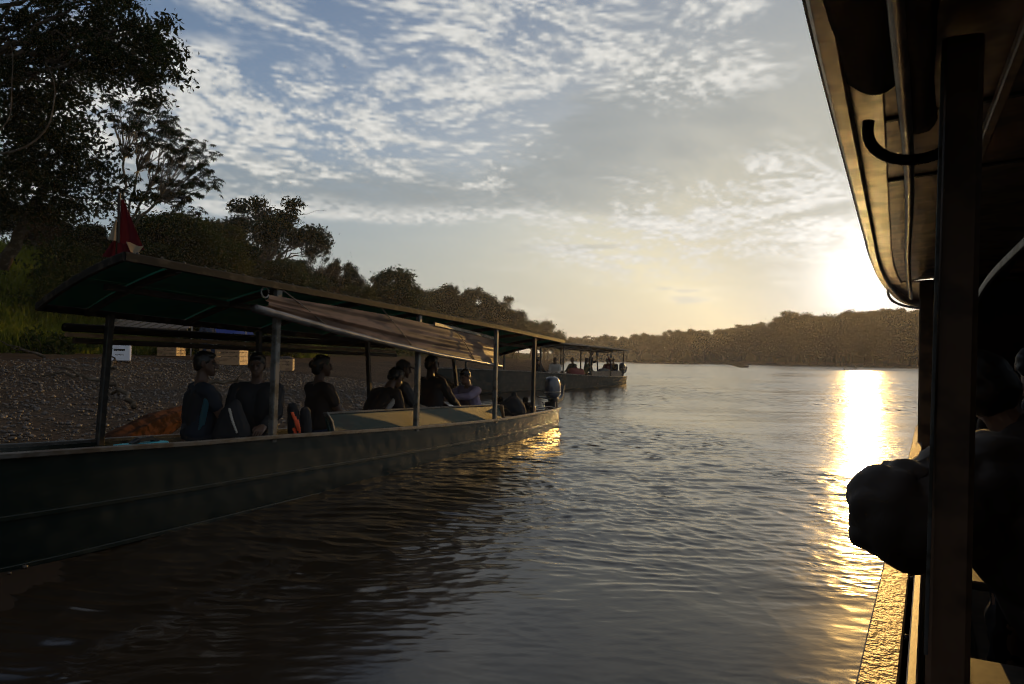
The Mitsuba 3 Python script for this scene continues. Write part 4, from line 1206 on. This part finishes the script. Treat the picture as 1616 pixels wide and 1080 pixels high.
put(key, 'tank', union([blob([(c + Vec(-.07, 0, -.08), .07), (c + Vec(.07, 0, -.08), .07), (c + Vec(-.06, 0, .08), .07), (c + Vec(.06, 0, .08), .06)])], .03, 3), 'tank_red', smooth=True)
put(key, 'cap', tube([c + Vec(.03, 0, .13), c + Vec(.03, 0, .18)], .03, 10), 'black_plastic')
one('fuel_hose', tube(curve([A.at(7.2, .45, .50), A.at(7.5, .5, .46), A.at(7.75, .42, .40), A.at(8.1, .5, .50)], 16), .012, 6), 'black_plastic', 'thin black fuel hose looping from the can to the near motor', 'hose', smooth=True)
one('steering_rope', tube(curve([A.at(8.05, .25, .36), A.at(8.12, .3, .40), A.at(8.0, .42, .42), A.at(7.9, .3, .37)], 16), .011, 6), 'cloth_pale', 'short pale rope coiled on the stern of the near boat', 'rope', smooth=True)

st = A.a                     # heading of someone who looks aft
pp = lambda s, t, z: A.at(s, t, z)
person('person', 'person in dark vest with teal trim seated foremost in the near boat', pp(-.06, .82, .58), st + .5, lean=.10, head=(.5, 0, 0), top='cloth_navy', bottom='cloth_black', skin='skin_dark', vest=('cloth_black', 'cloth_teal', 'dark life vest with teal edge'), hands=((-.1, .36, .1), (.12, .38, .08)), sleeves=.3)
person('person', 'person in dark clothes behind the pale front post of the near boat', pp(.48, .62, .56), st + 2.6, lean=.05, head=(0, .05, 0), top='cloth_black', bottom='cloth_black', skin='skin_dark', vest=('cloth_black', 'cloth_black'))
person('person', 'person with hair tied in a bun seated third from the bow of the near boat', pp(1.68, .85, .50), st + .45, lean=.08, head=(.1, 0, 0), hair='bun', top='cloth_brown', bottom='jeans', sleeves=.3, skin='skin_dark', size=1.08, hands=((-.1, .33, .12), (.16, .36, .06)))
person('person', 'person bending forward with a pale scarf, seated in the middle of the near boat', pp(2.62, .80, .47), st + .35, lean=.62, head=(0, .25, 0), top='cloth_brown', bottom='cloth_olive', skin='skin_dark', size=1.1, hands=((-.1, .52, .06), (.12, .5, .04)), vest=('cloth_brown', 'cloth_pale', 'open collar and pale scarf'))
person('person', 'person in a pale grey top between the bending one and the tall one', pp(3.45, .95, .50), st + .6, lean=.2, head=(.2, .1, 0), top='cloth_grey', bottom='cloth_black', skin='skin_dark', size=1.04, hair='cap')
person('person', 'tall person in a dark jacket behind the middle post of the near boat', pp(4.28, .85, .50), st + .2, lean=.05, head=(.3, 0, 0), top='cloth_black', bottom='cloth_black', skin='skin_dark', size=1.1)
person('person', 'person in a lavender shirt leaning forward with arms stretched, hindmost in the near boat', pp(5.62, .78, .40), st + math.pi + .35, lean=.30, head=(0, .2, 0), top='cloth_lavender', bottom='cloth_black', hands=((-.15, .62, .34), (.16, .6, .3)), elbows=((-1, -.2, -.4), (1, -.2, -.4)), hair='short')

# ---- the second boat, beyond it
Bq = Boat((2.65, 32.5), 29.0, 1.75, .0, [-10, -4, 0, 3, 6, 8.2], [.95, .78, .62, .50, .42, .40], [-6.5, -2, 2, 5, 8.3], [2.12, 2.02, 1.95, 1.88, 1.82], .10, .0, .05, -9.5, 8.0)
kB = thing('river_boat', 'second roofed passenger boat farther off, its sunlit stern just right of the near motor', 'boat')
Bq.build(kB, 'hull_dark', 'roof_grey', 'rail_metal', [-5, -3.5, -2, -.5, 1, 2.5, 4, 5.5, 7], [-6, -3, -.8, 2.2, 4.9, 6.9], [-6, -3, 0, 2.6, 5, 7], ['post_dark'] * 6)
put(kB, 'side_board', slab(np.stack([Bq.at(np.linspace(2.6, 6.6, 8), .10, .74), Bq.at(np.linspace(2.6, 6.6, 8), .06, .45)], 1), .025), 'plank_wood')
motor('outboard_motor', 'round black outboard motor on the stern of the second boat', Bq, 8.35, .7, .86, 1.15, 'black_plastic')
BP = [(-1.6, .9, 'cloth_black', 'short', 'person seated foremost of those seen in the second boat'), (-.6, .5, 'cloth_pale', 'short', 'person in a pale top among the front seats of the second boat'), (.3, 1.0, 'cloth_grey', 'short', 'person in grey left of the red cargo in the second boat'),
      (1.8, .7, 'cloth_black', 'short', 'person sitting behind the red cargo in the second boat'), (3.0, .6, 'cloth_olive', 'long', 'long haired person left of the standing one in the second boat'), (5.9, .55, 'cloth_red', 'cap', 'person in red holding on to the roof post of the second boat'), (6.9, .65, 'cloth_black', 'short', 'hindmost person by the motor of the second boat')]
for i, (s, t, m, hr, lab) in enumerate(BP):
    kw = dict(hands=((-.2, .30, .9), (.14, .4, .14)), elbows=((-1, .3, 0), (.6, -.5, -.6))) if m == 'cloth_red' else {}
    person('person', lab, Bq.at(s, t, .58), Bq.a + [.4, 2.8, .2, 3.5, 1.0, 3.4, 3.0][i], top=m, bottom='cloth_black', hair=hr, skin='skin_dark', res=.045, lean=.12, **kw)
person('person', 'person standing under the roof of the second boat', Bq.at(3.95, .75, .98), Bq.a + 1.2, top='cloth_black', bottom='cloth_black', skin='skin_dark', res=.045, lean=.08, feet=((-.12, .05, -.82), (.12, .02, -.82)), hands=((-.2, .28, .25), (.2, .25, .2)), size=.93)
for i, (s, t, m, r, lab) in enumerate([(1.2, .3, 'cloth_red', .26, 'red cargo bundle on the side of the second boat'), (5.0, .4, 'cloth_grey', .2, 'grey bag beside the person in red in the second boat')]):
    key = thing('bundle', lab, 'bag')
    c = Bq.at(s, t, .66)
    put(key, 'sack', jitter(union([blob([(c + Vec(-.2, -.1, 0), r), (c + Vec(.2, .2, 0), r * .9)])], .05, 3), .03, 6, i), m, smooth=True)
    put(key, 'knot', union([blob([(c + Vec(.02, .05, r * .9), .06)])], .03, 2), m, smooth=True)

# ------------------------------------------------------------------ on the beach
key = thing('cool_box', 'white cool box with a dark grip standing alone on the gravel', 'box')
g = float(ground(-12, 22.3))
c = Vec(-12, 22.3, g + .33)
rz = .45
put(key, 'body', box(c + Vec(0, 0, -.06), (.62, .46, .50), rz, .03), 'white_plastic')
put(key, 'lid', box(c + Vec(0, 0, .24), (.66, .50, .09), rz, .03), 'white_plastic')
fr = Vec(math.sin(rz), -math.cos(rz), 0)
put(key, 'grip', box(c + fr * .232 + Vec(0, 0, .03), (.30, .02, .06), rz, .006), 'black_plastic')
put(key, 'print', box(c + fr * .2312 + Vec(0, 0, -.12), (.22, .006, .02), rz, .002), 'cloth_grey')
key = thing('driftwood_log', 'reddish brown fluted driftwood trunk lying on the beach behind the bow of the near boat', 'log')
lc = curve([(-3.55, 4.9, .22), (-3.75, 6.3, .30), (-4.0, 8.0, .44), (-4.25, 9.4, .52)], 40)
t_, a_, b_ = frames(lc)
ang = np.linspace(0, 2 * np.pi, 49)[:-1]
rngl = np.random.default_rng(5)
prof = 1 + .10 * np.sin(9 * ang + 1) + .06 * np.sin(17 * ang)
grainl = rngl.normal(size=48)
rings = []
for i, p in enumerate(lc):
    grainl = .85 * grainl + .5 * rngl.normal(size=48)
    tw = .018 * i
    r = np.interp(i, [0, 8, 30, 39], [.12, .16, .155, .11]) * np.interp(ang + tw, np.linspace(0, 8, 60), np.interp(np.linspace(0, 8, 60) % 6.2832, ang, prof)) * (1 + .03 * grainl)
    rings.append(p + r[:, None] * (np.cos(ang + tw)[:, None] * a_[i] + np.sin(ang + tw)[:, None] * b_[i]))
put(key, 'trunk', loft(rings), 'driftwood', smooth=25)

DRIFT = [((-6.2, 12.0), (-7.3, 13.1), 'forked grey drift branch on the gravel nearest to the green roof'), ((-8.4, 15.6), (-9.8, 15.2), 'thin drift branch lying across the middle of the gravel'), ((-10.6, 19.5), (-11.3, 20.8), 'short drift branch on the gravel near the white cool box'),
         ((-7.4, 17.8), (-6.3, 18.3), 'drift branch on the gravel behind the third passenger'), ((-13.2, 20.6), (-14.6, 21.2), 'drift branch at the foot of the grassy bank')]
for i, ((x0, y0), (x1, y1), lab) in enumerate(DRIFT):
    p0, p1 = Vec(x0, y0, float(ground(x0, y0)) + .06), Vec(x1, y1, float(ground(x1, y1)) + .12)
    key = thing('drift_branch', lab, 'branch')
    rr_ = np.random.default_rng(90 + i)
    put(key, 'stem', limb(p0, p1, .05, .018, rr_, .06, 9, .03), 'bark', smooth=True)
    put(key, 'twig', limb(p0 * .5 + p1 * .5 + Vec(0, 0, .08), p1 + Vec(.3 - .2 * i % 2, -.3, .35), .025, .008, rr_, .05, 6), 'bark', smooth=True)


def crate(name, label, x, y, size, rz, slats=4, tilt=0.0):
    """slatted wooden box"""
    key = thing(name, label, 'crate')
    z0 = float(ground(x, y)) - .03
    sx, sy, sz = size
    c_, s_ = math.cos(rz), math.sin(rz)
    R = lambda p: Vec(x, y, z0) + Vec(c_ * p[0] - s_ * p[1], s_ * p[0] + c_ * p[1], p[2] + tilt * p[0])
    for i in range(slats):
        h = sz * (i + .5) / slats
        for sd in (-1, 1):
            put(key, 'slat', bar([R((-sx / 2, sd * sy / 2, h)), R((sx / 2, sd * sy / 2, h))], .02, sz / slats * .9), 'pale_wood')
            put(key, 'slat', bar([R((sd * sx / 2, -sy / 2, h)), R((sd * sx / 2, sy / 2, h))], .02, sz / slats * .9), 'pale_wood')
    for a in (-1, 1):
        for b_ in (-1, 1):
            put(key, 'corner_post', bar([R((a * (sx / 2 - .03), b_ * (sy / 2 - .03), 0)), R((a * (sx / 2 - .03), b_ * (sy / 2 - .03), sz))], .04, .04, up=(1, 0, 0)), 'pale_wood')
    put(key, 'load', jitter(union([blob([(R((-sx * .25, 0, sz * .75)), .18), (R((sx * .25, 0, sz * .8)), .2)])], .06, 2), .03, 6), 'cloth_brown', smooth=True)
    return key


crate('wooden_crate', 'sunlit wooden crate right of the white cool box', -14.0, 30.0, (.7, 1.7, .48), .22)
crate('wooden_crate', 'small sunlit wooden crate half hidden by the head of the foremost passenger', -12.0, 29.0, (.6, 1.3, .5), .25)
crate('wooden_crate', 'large sunlit crate beside the legs of the person on the beach', -10.5, 27.4, (.8, 2.0, .62), .2)
crate('wooden_crate', 'sunlit crate seen right of the pale front post', -8.6, 27.5, (.7, 1.6, .45), .25)
person('person', 'person in dark blue standing among the crates on the beach', (-11.2, 26.8, float(ground(-11.2, 26.8)) + .86), 2.2, top='jeans', bottom='jeans', feet=((-.14, .1, -.82), (.14, -.08, -.82)), hands=((-.3, .12, -.02), (.3, .12, -.02)), lean=.05, res=.045, skin='skin_dark')
# plank roofed shelter and a blue tarp by the bank
key = thing('plank_shelter', 'low shelter with a plank roof on thin posts at the back of the beach', 'shelter')
ox, oy = -15.4, 31.0
sz = float(ground(ox, oy))
for i in range(9):
    put(key, 'roof_plank', bar([(ox - 1.6 + i * .40, oy - .9 + .05 * i, sz + 1.05), (ox - 1.6 + i * .40 + .15, oy + 1.0 + .05 * i, sz + 1.55)], .34, .03), 'plank_wood')
for dx, dy, h in ((-1.6, -.9, 1.03), (-.2, -.8, 1.03), (1.5, -.6, 1.03), (-1.5, 1.0, 1.5), (1.7, 1.2, 1.5)):
    put(key, 'post', tube([(ox + dx, oy + dy, sz - .3), (ox + dx, oy + dy, sz + h)], .035, 7), 'bark_pale', smooth=True)
put(key, 'beam', bar([(ox - 1.7, oy - .8, sz + 1.02), (ox + 1.8, oy - .5, sz + 1.02)], .06, .06), 'plank_wood')
key = thing('blue_tarp_tent', 'small blue tarpaulin tent with pale poles beside the plank shelter', 'tent')
ox, oy = -12.6, 31.0
sz = float(ground(ox, oy))
tp = lambda x, y, z: (ox + x, oy + y, sz + z)
put(key, 'sheet', cloth(lambda a, b_: tp(-.2 + 1.6 * b_, -.6 + 1.2 * a, 1.0 + .55 * math.sin(math.pi * a) * (1 - .4 * b_) - .12 * math.sin(3.1 * b_))), 'blue_tarp', smooth=True)
for dx, dy, h in ((-.25, -.65, 1.5), (1.45, -.6, 1.25), (-.25, .65, 1.5), (1.45, .65, 1.2), (-.85, -.5, 1.5)):
    put(key, 'pole', tube([tp(dx, dy, -.2), tp(dx + .05, dy, h)], .03, 7), 'cloth_pale', smooth=True)
put(key, 'ridge_pole', tube([tp(-.9, -.5, 1.42), tp(.1, -.6, 1.45)], .025, 7), 'cloth_pale', smooth=True)

# ------------------------------------------------------------------ our own boat, right of the camera
G0, GA = Vec(.82, 1.70), math.radians(29.87)
GF, GR = Vec(math.sin(GA), math.cos(GA)), Vec(math.cos(GA), -math.sin(GA))


def O(s, t, z):
    """s metres forward from beside the camera, t metres to starboard of the port gunwale, z up"""
    s, t, z = np.broadcast_arrays(np.asarray(s, float), np.asarray(t, float), np.asarray(z, float))
    return np.concatenate([G0 + s[..., None] * GF + t[..., None] * GR, z[..., None]], -1)


kO = thing('river_boat', 'dark roofed boat interior along the right edge with wet gunwale and black post', 'boat')
W_ = 1.75


def ow(s):  # how far the sides draw in
    q = np.clip((s - 7.0) / 4.2, 0, 1)
    return W_ / 2 * (.97 * q ** 2.0)


ss = np.linspace(-4.5, 11.2, 80)
og = .575 + .10 * np.clip((ss - 5) / 6, 0, 1) ** 2
rings = []
for s_, g_ in zip(ss, og):
    e = float(ow(s_))
    q = np.clip((s_ - 7.0) / 4.2, 0, 1)
    k_ = -.24 + (g_ + .2) * q ** 2.6
    ti = min(e + .05, W_ / 2 - .004)
    ring = [(e, g_), (e + .03, g_ * .5), (min(e + .12, W_ / 2 - .01), .05 + .9 * max(k_, 0)), (min(e + .3, W_ / 2 - .008), k_), (max(W_ - e - .3, W_ / 2 + .008), k_), (max(W_ - e - .12, W_ / 2 + .01), .05 + .9 * max(k_, 0)), (W_ - e - .03, g_ * .5), (W_ - e, g_),
            (W_ - ti, g_), (max(W_ - e - .2, W_ / 2 + .006), max(.02, k_ + .05)), (min(e + .2, W_ / 2 - .006), max(.02, k_ + .05)), (ti, g_)]
    rings.append(O(s_, [a for a, _ in ring], [c for _, c in ring]))
put(kO, 'hull', loft(rings), 'hull_paint', smooth=35)
sg = np.linspace(-4.4, 11.0, 90)
gz = .575 + .10 * np.clip((sg - 5) / 6, 0, 1) ** 2
put(kO, 'gunwale_rail', jitter(bar(O(sg, ow(sg) + .034, gz + .010), .082, .028), .0015, 14, 3), 'gunwale_metal', smooth=30, label='wet pitted gunwale plate catching the sun')
put(kO, 'gunwale_rail', bar(O(sg, W_ - ow(sg) - .034, gz + .010), .082, .028), 'gunwale_metal', smooth=30)
put(kO, 'inner_board', bar(O(np.linspace(-1.2, 3.0, 8), .10, .50), .022, .20), 'blue_paint', label='bluish painted board inside the gunwale')
for s_ in (-.6, -.15, .3, .9):
    put(kO, 'bolt', TM(blob([(O(s_, .082, .585), .010)])), 'black_plastic', smooth=True)
for s_ in np.arange(-3, 7.5, 1.2):
    put(kO, 'thwart', bar([O(s_, .12, .40), O(s_, W_ - .12, .40)], .28, .035), 'dark_wood')
for t__ in np.linspace(.4, W_ - .4, 5):
    put(kO, 'floor_board', bar(O(np.linspace(-4, 7.5, 10), t__, .06), .18, .025), 'dark_wood')
# roof: port eave as seen against the sky; it rounds inwards at the front
ev = curve([(-.55, -.85, 2.06), (.05, .40, 2.055), (.59, 1.49, 2.05), (.92, 2.12, 2.05), (1.46, 3.14, 2.05), (2.51, 5.09, 2.045), (3.42, 6.62, 2.02)], 60)
ev = ev + np.array([GR[0], GR[1], 0]) * np.interp(np.arange(60), [0, 40, 59], [.040, .035, .0])[:, None]
fr_ = curve([(3.42, 6.62, 2.02), (3.70, 7.02, 1.985), (4.0, 7.30, 1.93), (4.45, 7.40, 1.90)], 16)
inn = np.array([GR[0], GR[1], 0])
edge = np.vstack([ev, fr_[1:]])
put(kO, 'roof', cat([bar(edge, .05, .085), ]), 'wood_gloss')
put(kO + '__roof', 'drip_edge', bar(ev + np.array([-.030, .016, .030]), .012, .05), 'dark_wood')
put(kO + '__roof', 'eave_board', bar(np.stack([p + inn * .064 + Vec(0, 0, .012) for p in ev]), .085, .022), 'wood_gloss')
inn = np.array([GR[0], GR[1], 0])
# underside panels between cross beams, from the eave inwards
cuts = [0, 9, 18, 25, 31, 37, 44, 52, 59]
for a_, b__ in zip(cuts[:-1], cuts[1:]):
    for w0, w1 in ((.10, .40), (.405, .86), (.865, 1.32), (1.325, 1.80)):
        n_ = b__ - a_ + 1
        row = np.stack([ev[a_:b__ + 1] + inn * (w0 + (w1 - w0) * v) + Vec(0, 0, .028 + .05 * math.sin(math.pi * (w0 + (w1 - w0) * v) / 1.85)) for v in np.linspace(0, 1, 4)], 1)
        row = row + (ev[a_ + 1] - ev[a_])[None, None] * .04
        put(kO + '__roof', 'panel', slab(row, .014), 'wood_gloss', smooth=25)
fin = np.stack([fr_, np.stack([ev[59] + inn * (.02 + 1.1 * q_) for q_ in np.linspace(0, 1, 16)])], 1)
put(kO + '__roof', 'panel', slab(fin + Vec(0, 0, .03), .012), 'wood_gloss', smooth=25)
for c_ in (25, 31):
    put(kO + '__roof', 'cross_beam', bar(np.stack([ev[c_] + inn * w + Vec(0, 0, .016 + .05 * math.sin(math.pi * w / 1.85)) for w in np.linspace(.03, 1.8, 9)]), .03, .022), 'dark_wood')
put(kO + '__roof', 'stringer', bar(np.stack([p + inn * .40 + Vec(0, 0, .012) for p in ev[2:]]), .03, .035), 'wood_gloss')
put(kO + '__roof', 'stringer', bar(np.stack([p + inn * .86 + Vec(0, 0, .03) for p in ev[2:]]), .05, .06), 'dark_wood')
# curtain pipe under the eave and the black curtain rolled round it over its near half
pipe = curve([(-.4, -.95, 1.975), (.12, .25, 1.972), (.70, 1.33, 1.970), (1.25, 2.30, 1.968), (2.39, 4.40, 1.966), (3.3, 6.05, 1.95), (3.75, 6.85, 1.92)], 50)
put(kO, 'curtain_pipe', tube(pipe, .0165, 10), 'rail_metal', smooth=True)
near = pipe[4:20]
prof = []
rngc = np.random.default_rng(4)
for i, p in enumerate(near):
    h_ = .030 + .012 * math.sin(i * 1.3) + .01 * rngc.random()
    prof.append([p + inn * (.03 + .045 * math.cos(a) * (1 + .2 * math.sin(i * .9))) + Vec(0, 0, .035 + h_ * math.sin(a)) for a in np.linspace(0, 6.283, 13)[:-1]])
put(kO, 'rolled_curtain', jitter(loft(prof), .010, 14), 'tarp_dark', smooth=True, label='black curtain rolled up along the pipe')
drape = np.stack([[p + inn * (-.125 + .12 * v) + Vec(0, 0, .045 - .03 * math.sin(math.pi * v) + .006 * math.sin(i * 1.1 + 4 * v)) for v in np.linspace(0, 1, 8)] for i, p in enumerate(near[:-2])])
put(kO + '__rolled_curtain', 'flap', slab(drape, .004), 'tarp_dark', smooth=True)
loopc = near[-1]
put(kO + '__rolled_curtain', 'tie_strap', tube(curve([loopc + inn * -.10 + Vec(0, 0, .055), loopc + inn * -.07 + Vec(0, 0, -.045), loopc + inn * .0 + Vec(0, 0, -.075), loopc + inn * .10 + Vec(0, 0, -.055), loopc + inn * .14 + Vec(0, 0, .05)], 20), .016, 8), 'tarp_dark', smooth=True)
# posts
put(kO, 'post', bar([(1.052, 1.70, 2.06), (1.005, 1.66, 1.2), (.968, 1.64, .10)], .085, .075, up=(GF[0], GF[1], 0)), 'post_brown', label='near dark roof post')
put(kO, 'post_edge', bar([(.990, 1.675, 2.0), (.924, 1.625, .66)], .008, .016, up=(GF[0], GF[1], 0)), 'post_metal')
put(kO, 'post', bar([(3.735, 6.55, 2.03), (3.735, 6.58, .5)], .125, .085, up=(GF[0], GF[1], 0)), 'wood_gloss', label='far sunlit roof post at the front of the roof')
put(kO, 'curtain_cord', tube(curve([fr_[0] + Vec(0, 0, -.03), fr_[5] + Vec(0, 0, -.10), Vec(3.72, 6.55, 1.80)], 14), .012, 6), 'rail_metal', smooth=True)
# arched stanchion at the right and the closed dark side of the boat beyond
put(kO, 'roof_arch', bar(curve([(1.50, 1.62, 1.93), (1.66, 2.15, 1.81), (1.80, 2.62, 1.70), (1.90, 2.95, 1.60), (1.95, 3.10, 1.50)], 18), .012, .030), 'post_metal', smooth=True)
sc_ = np.linspace(-4.0, 7.0, 30)
put(kO, 'side_curtain', slab(np.stack([O(sc_, W_ - .06 + .03 * np.sin(sc_ * 5), z_) for z_ in np.linspace(.58, 2.03, 6)], 1), .006), 'tarp_dark', smooth=True, label='black curtain let down on the starboard side')
fw = np.linspace(.16, W_ - .08, 12)
put(kO, 'front_curtain', slab(np.stack([O(5.55 + .03 * np.sin(fw * 11), fw, z_) for z_ in np.linspace(.45, 2.12, 6)], 1), .006), 'tarp_dark', smooth=True, label='dark curtain closing the front of the covered part')
back = np.linspace(.05, W_ - .08, 8)
put(kO, 'rear_curtain', slab(np.stack([O(-4.2 + .03 * np.sin(back * 9), back, z_) for z_ in np.linspace(.3, 2.0, 5)], 1), .006), 'tarp_dark', smooth=True)

# the people in front of us
ha = GA
person('person', 'person in a dark jacket leaning out over the near gunwale, elbow hanging outside', (1.70, 1.93, .61), .27, lean=.28, roll=-.50, twist=-.1, head=(.35, .1, .1), top='jacket', bottom='cloth_black', skin='skin', fold=.020,
       hands=((-.47, .10, .21), (-.05, .42, .18)), elbows=((-1, -.8, -.1), (.5, -.4, -.8)), hair='short', res=.018, puffy=.068, crease=.024, size=1.05)
person('person', 'person in the gloom farther forward in our boat, edge of the face lit orange', (2.62, 3.40, .66), ha + .9, lean=.02, head=(0, .0, 0), top='cloth_black', bottom='cloth_black', hair='cap', res=.022, vest=('cloth_black', 'cloth_black'))
person('person', 'person seated far forward in our boat, almost lost in the dark', (3.1, 4.35, .62), ha + .1, lean=.15, top='cloth_brown', bottom='cloth_black', res=.03)

key = thing('bag', 'dark bag standing on the floor in the lower right corner', 'bag')
c = O(-.25, .52, .30)
put(key, 'sack', jitter(union([blob([(c + Vec(-.15, -.12, -.05), .20), (c + Vec(.18, .14, -.05), .20), (c + Vec(0, 0, .10), .17)])], .03, 3), .02, 8), 'cloth_black', smooth=True)
put(key, 'handle', tube(curve([c + Vec(-.12, -.08, .20), c + Vec(0, 0, .34), c + Vec(.12, .08, .20)], 12), .014, 6), 'cloth_black', smooth=True)
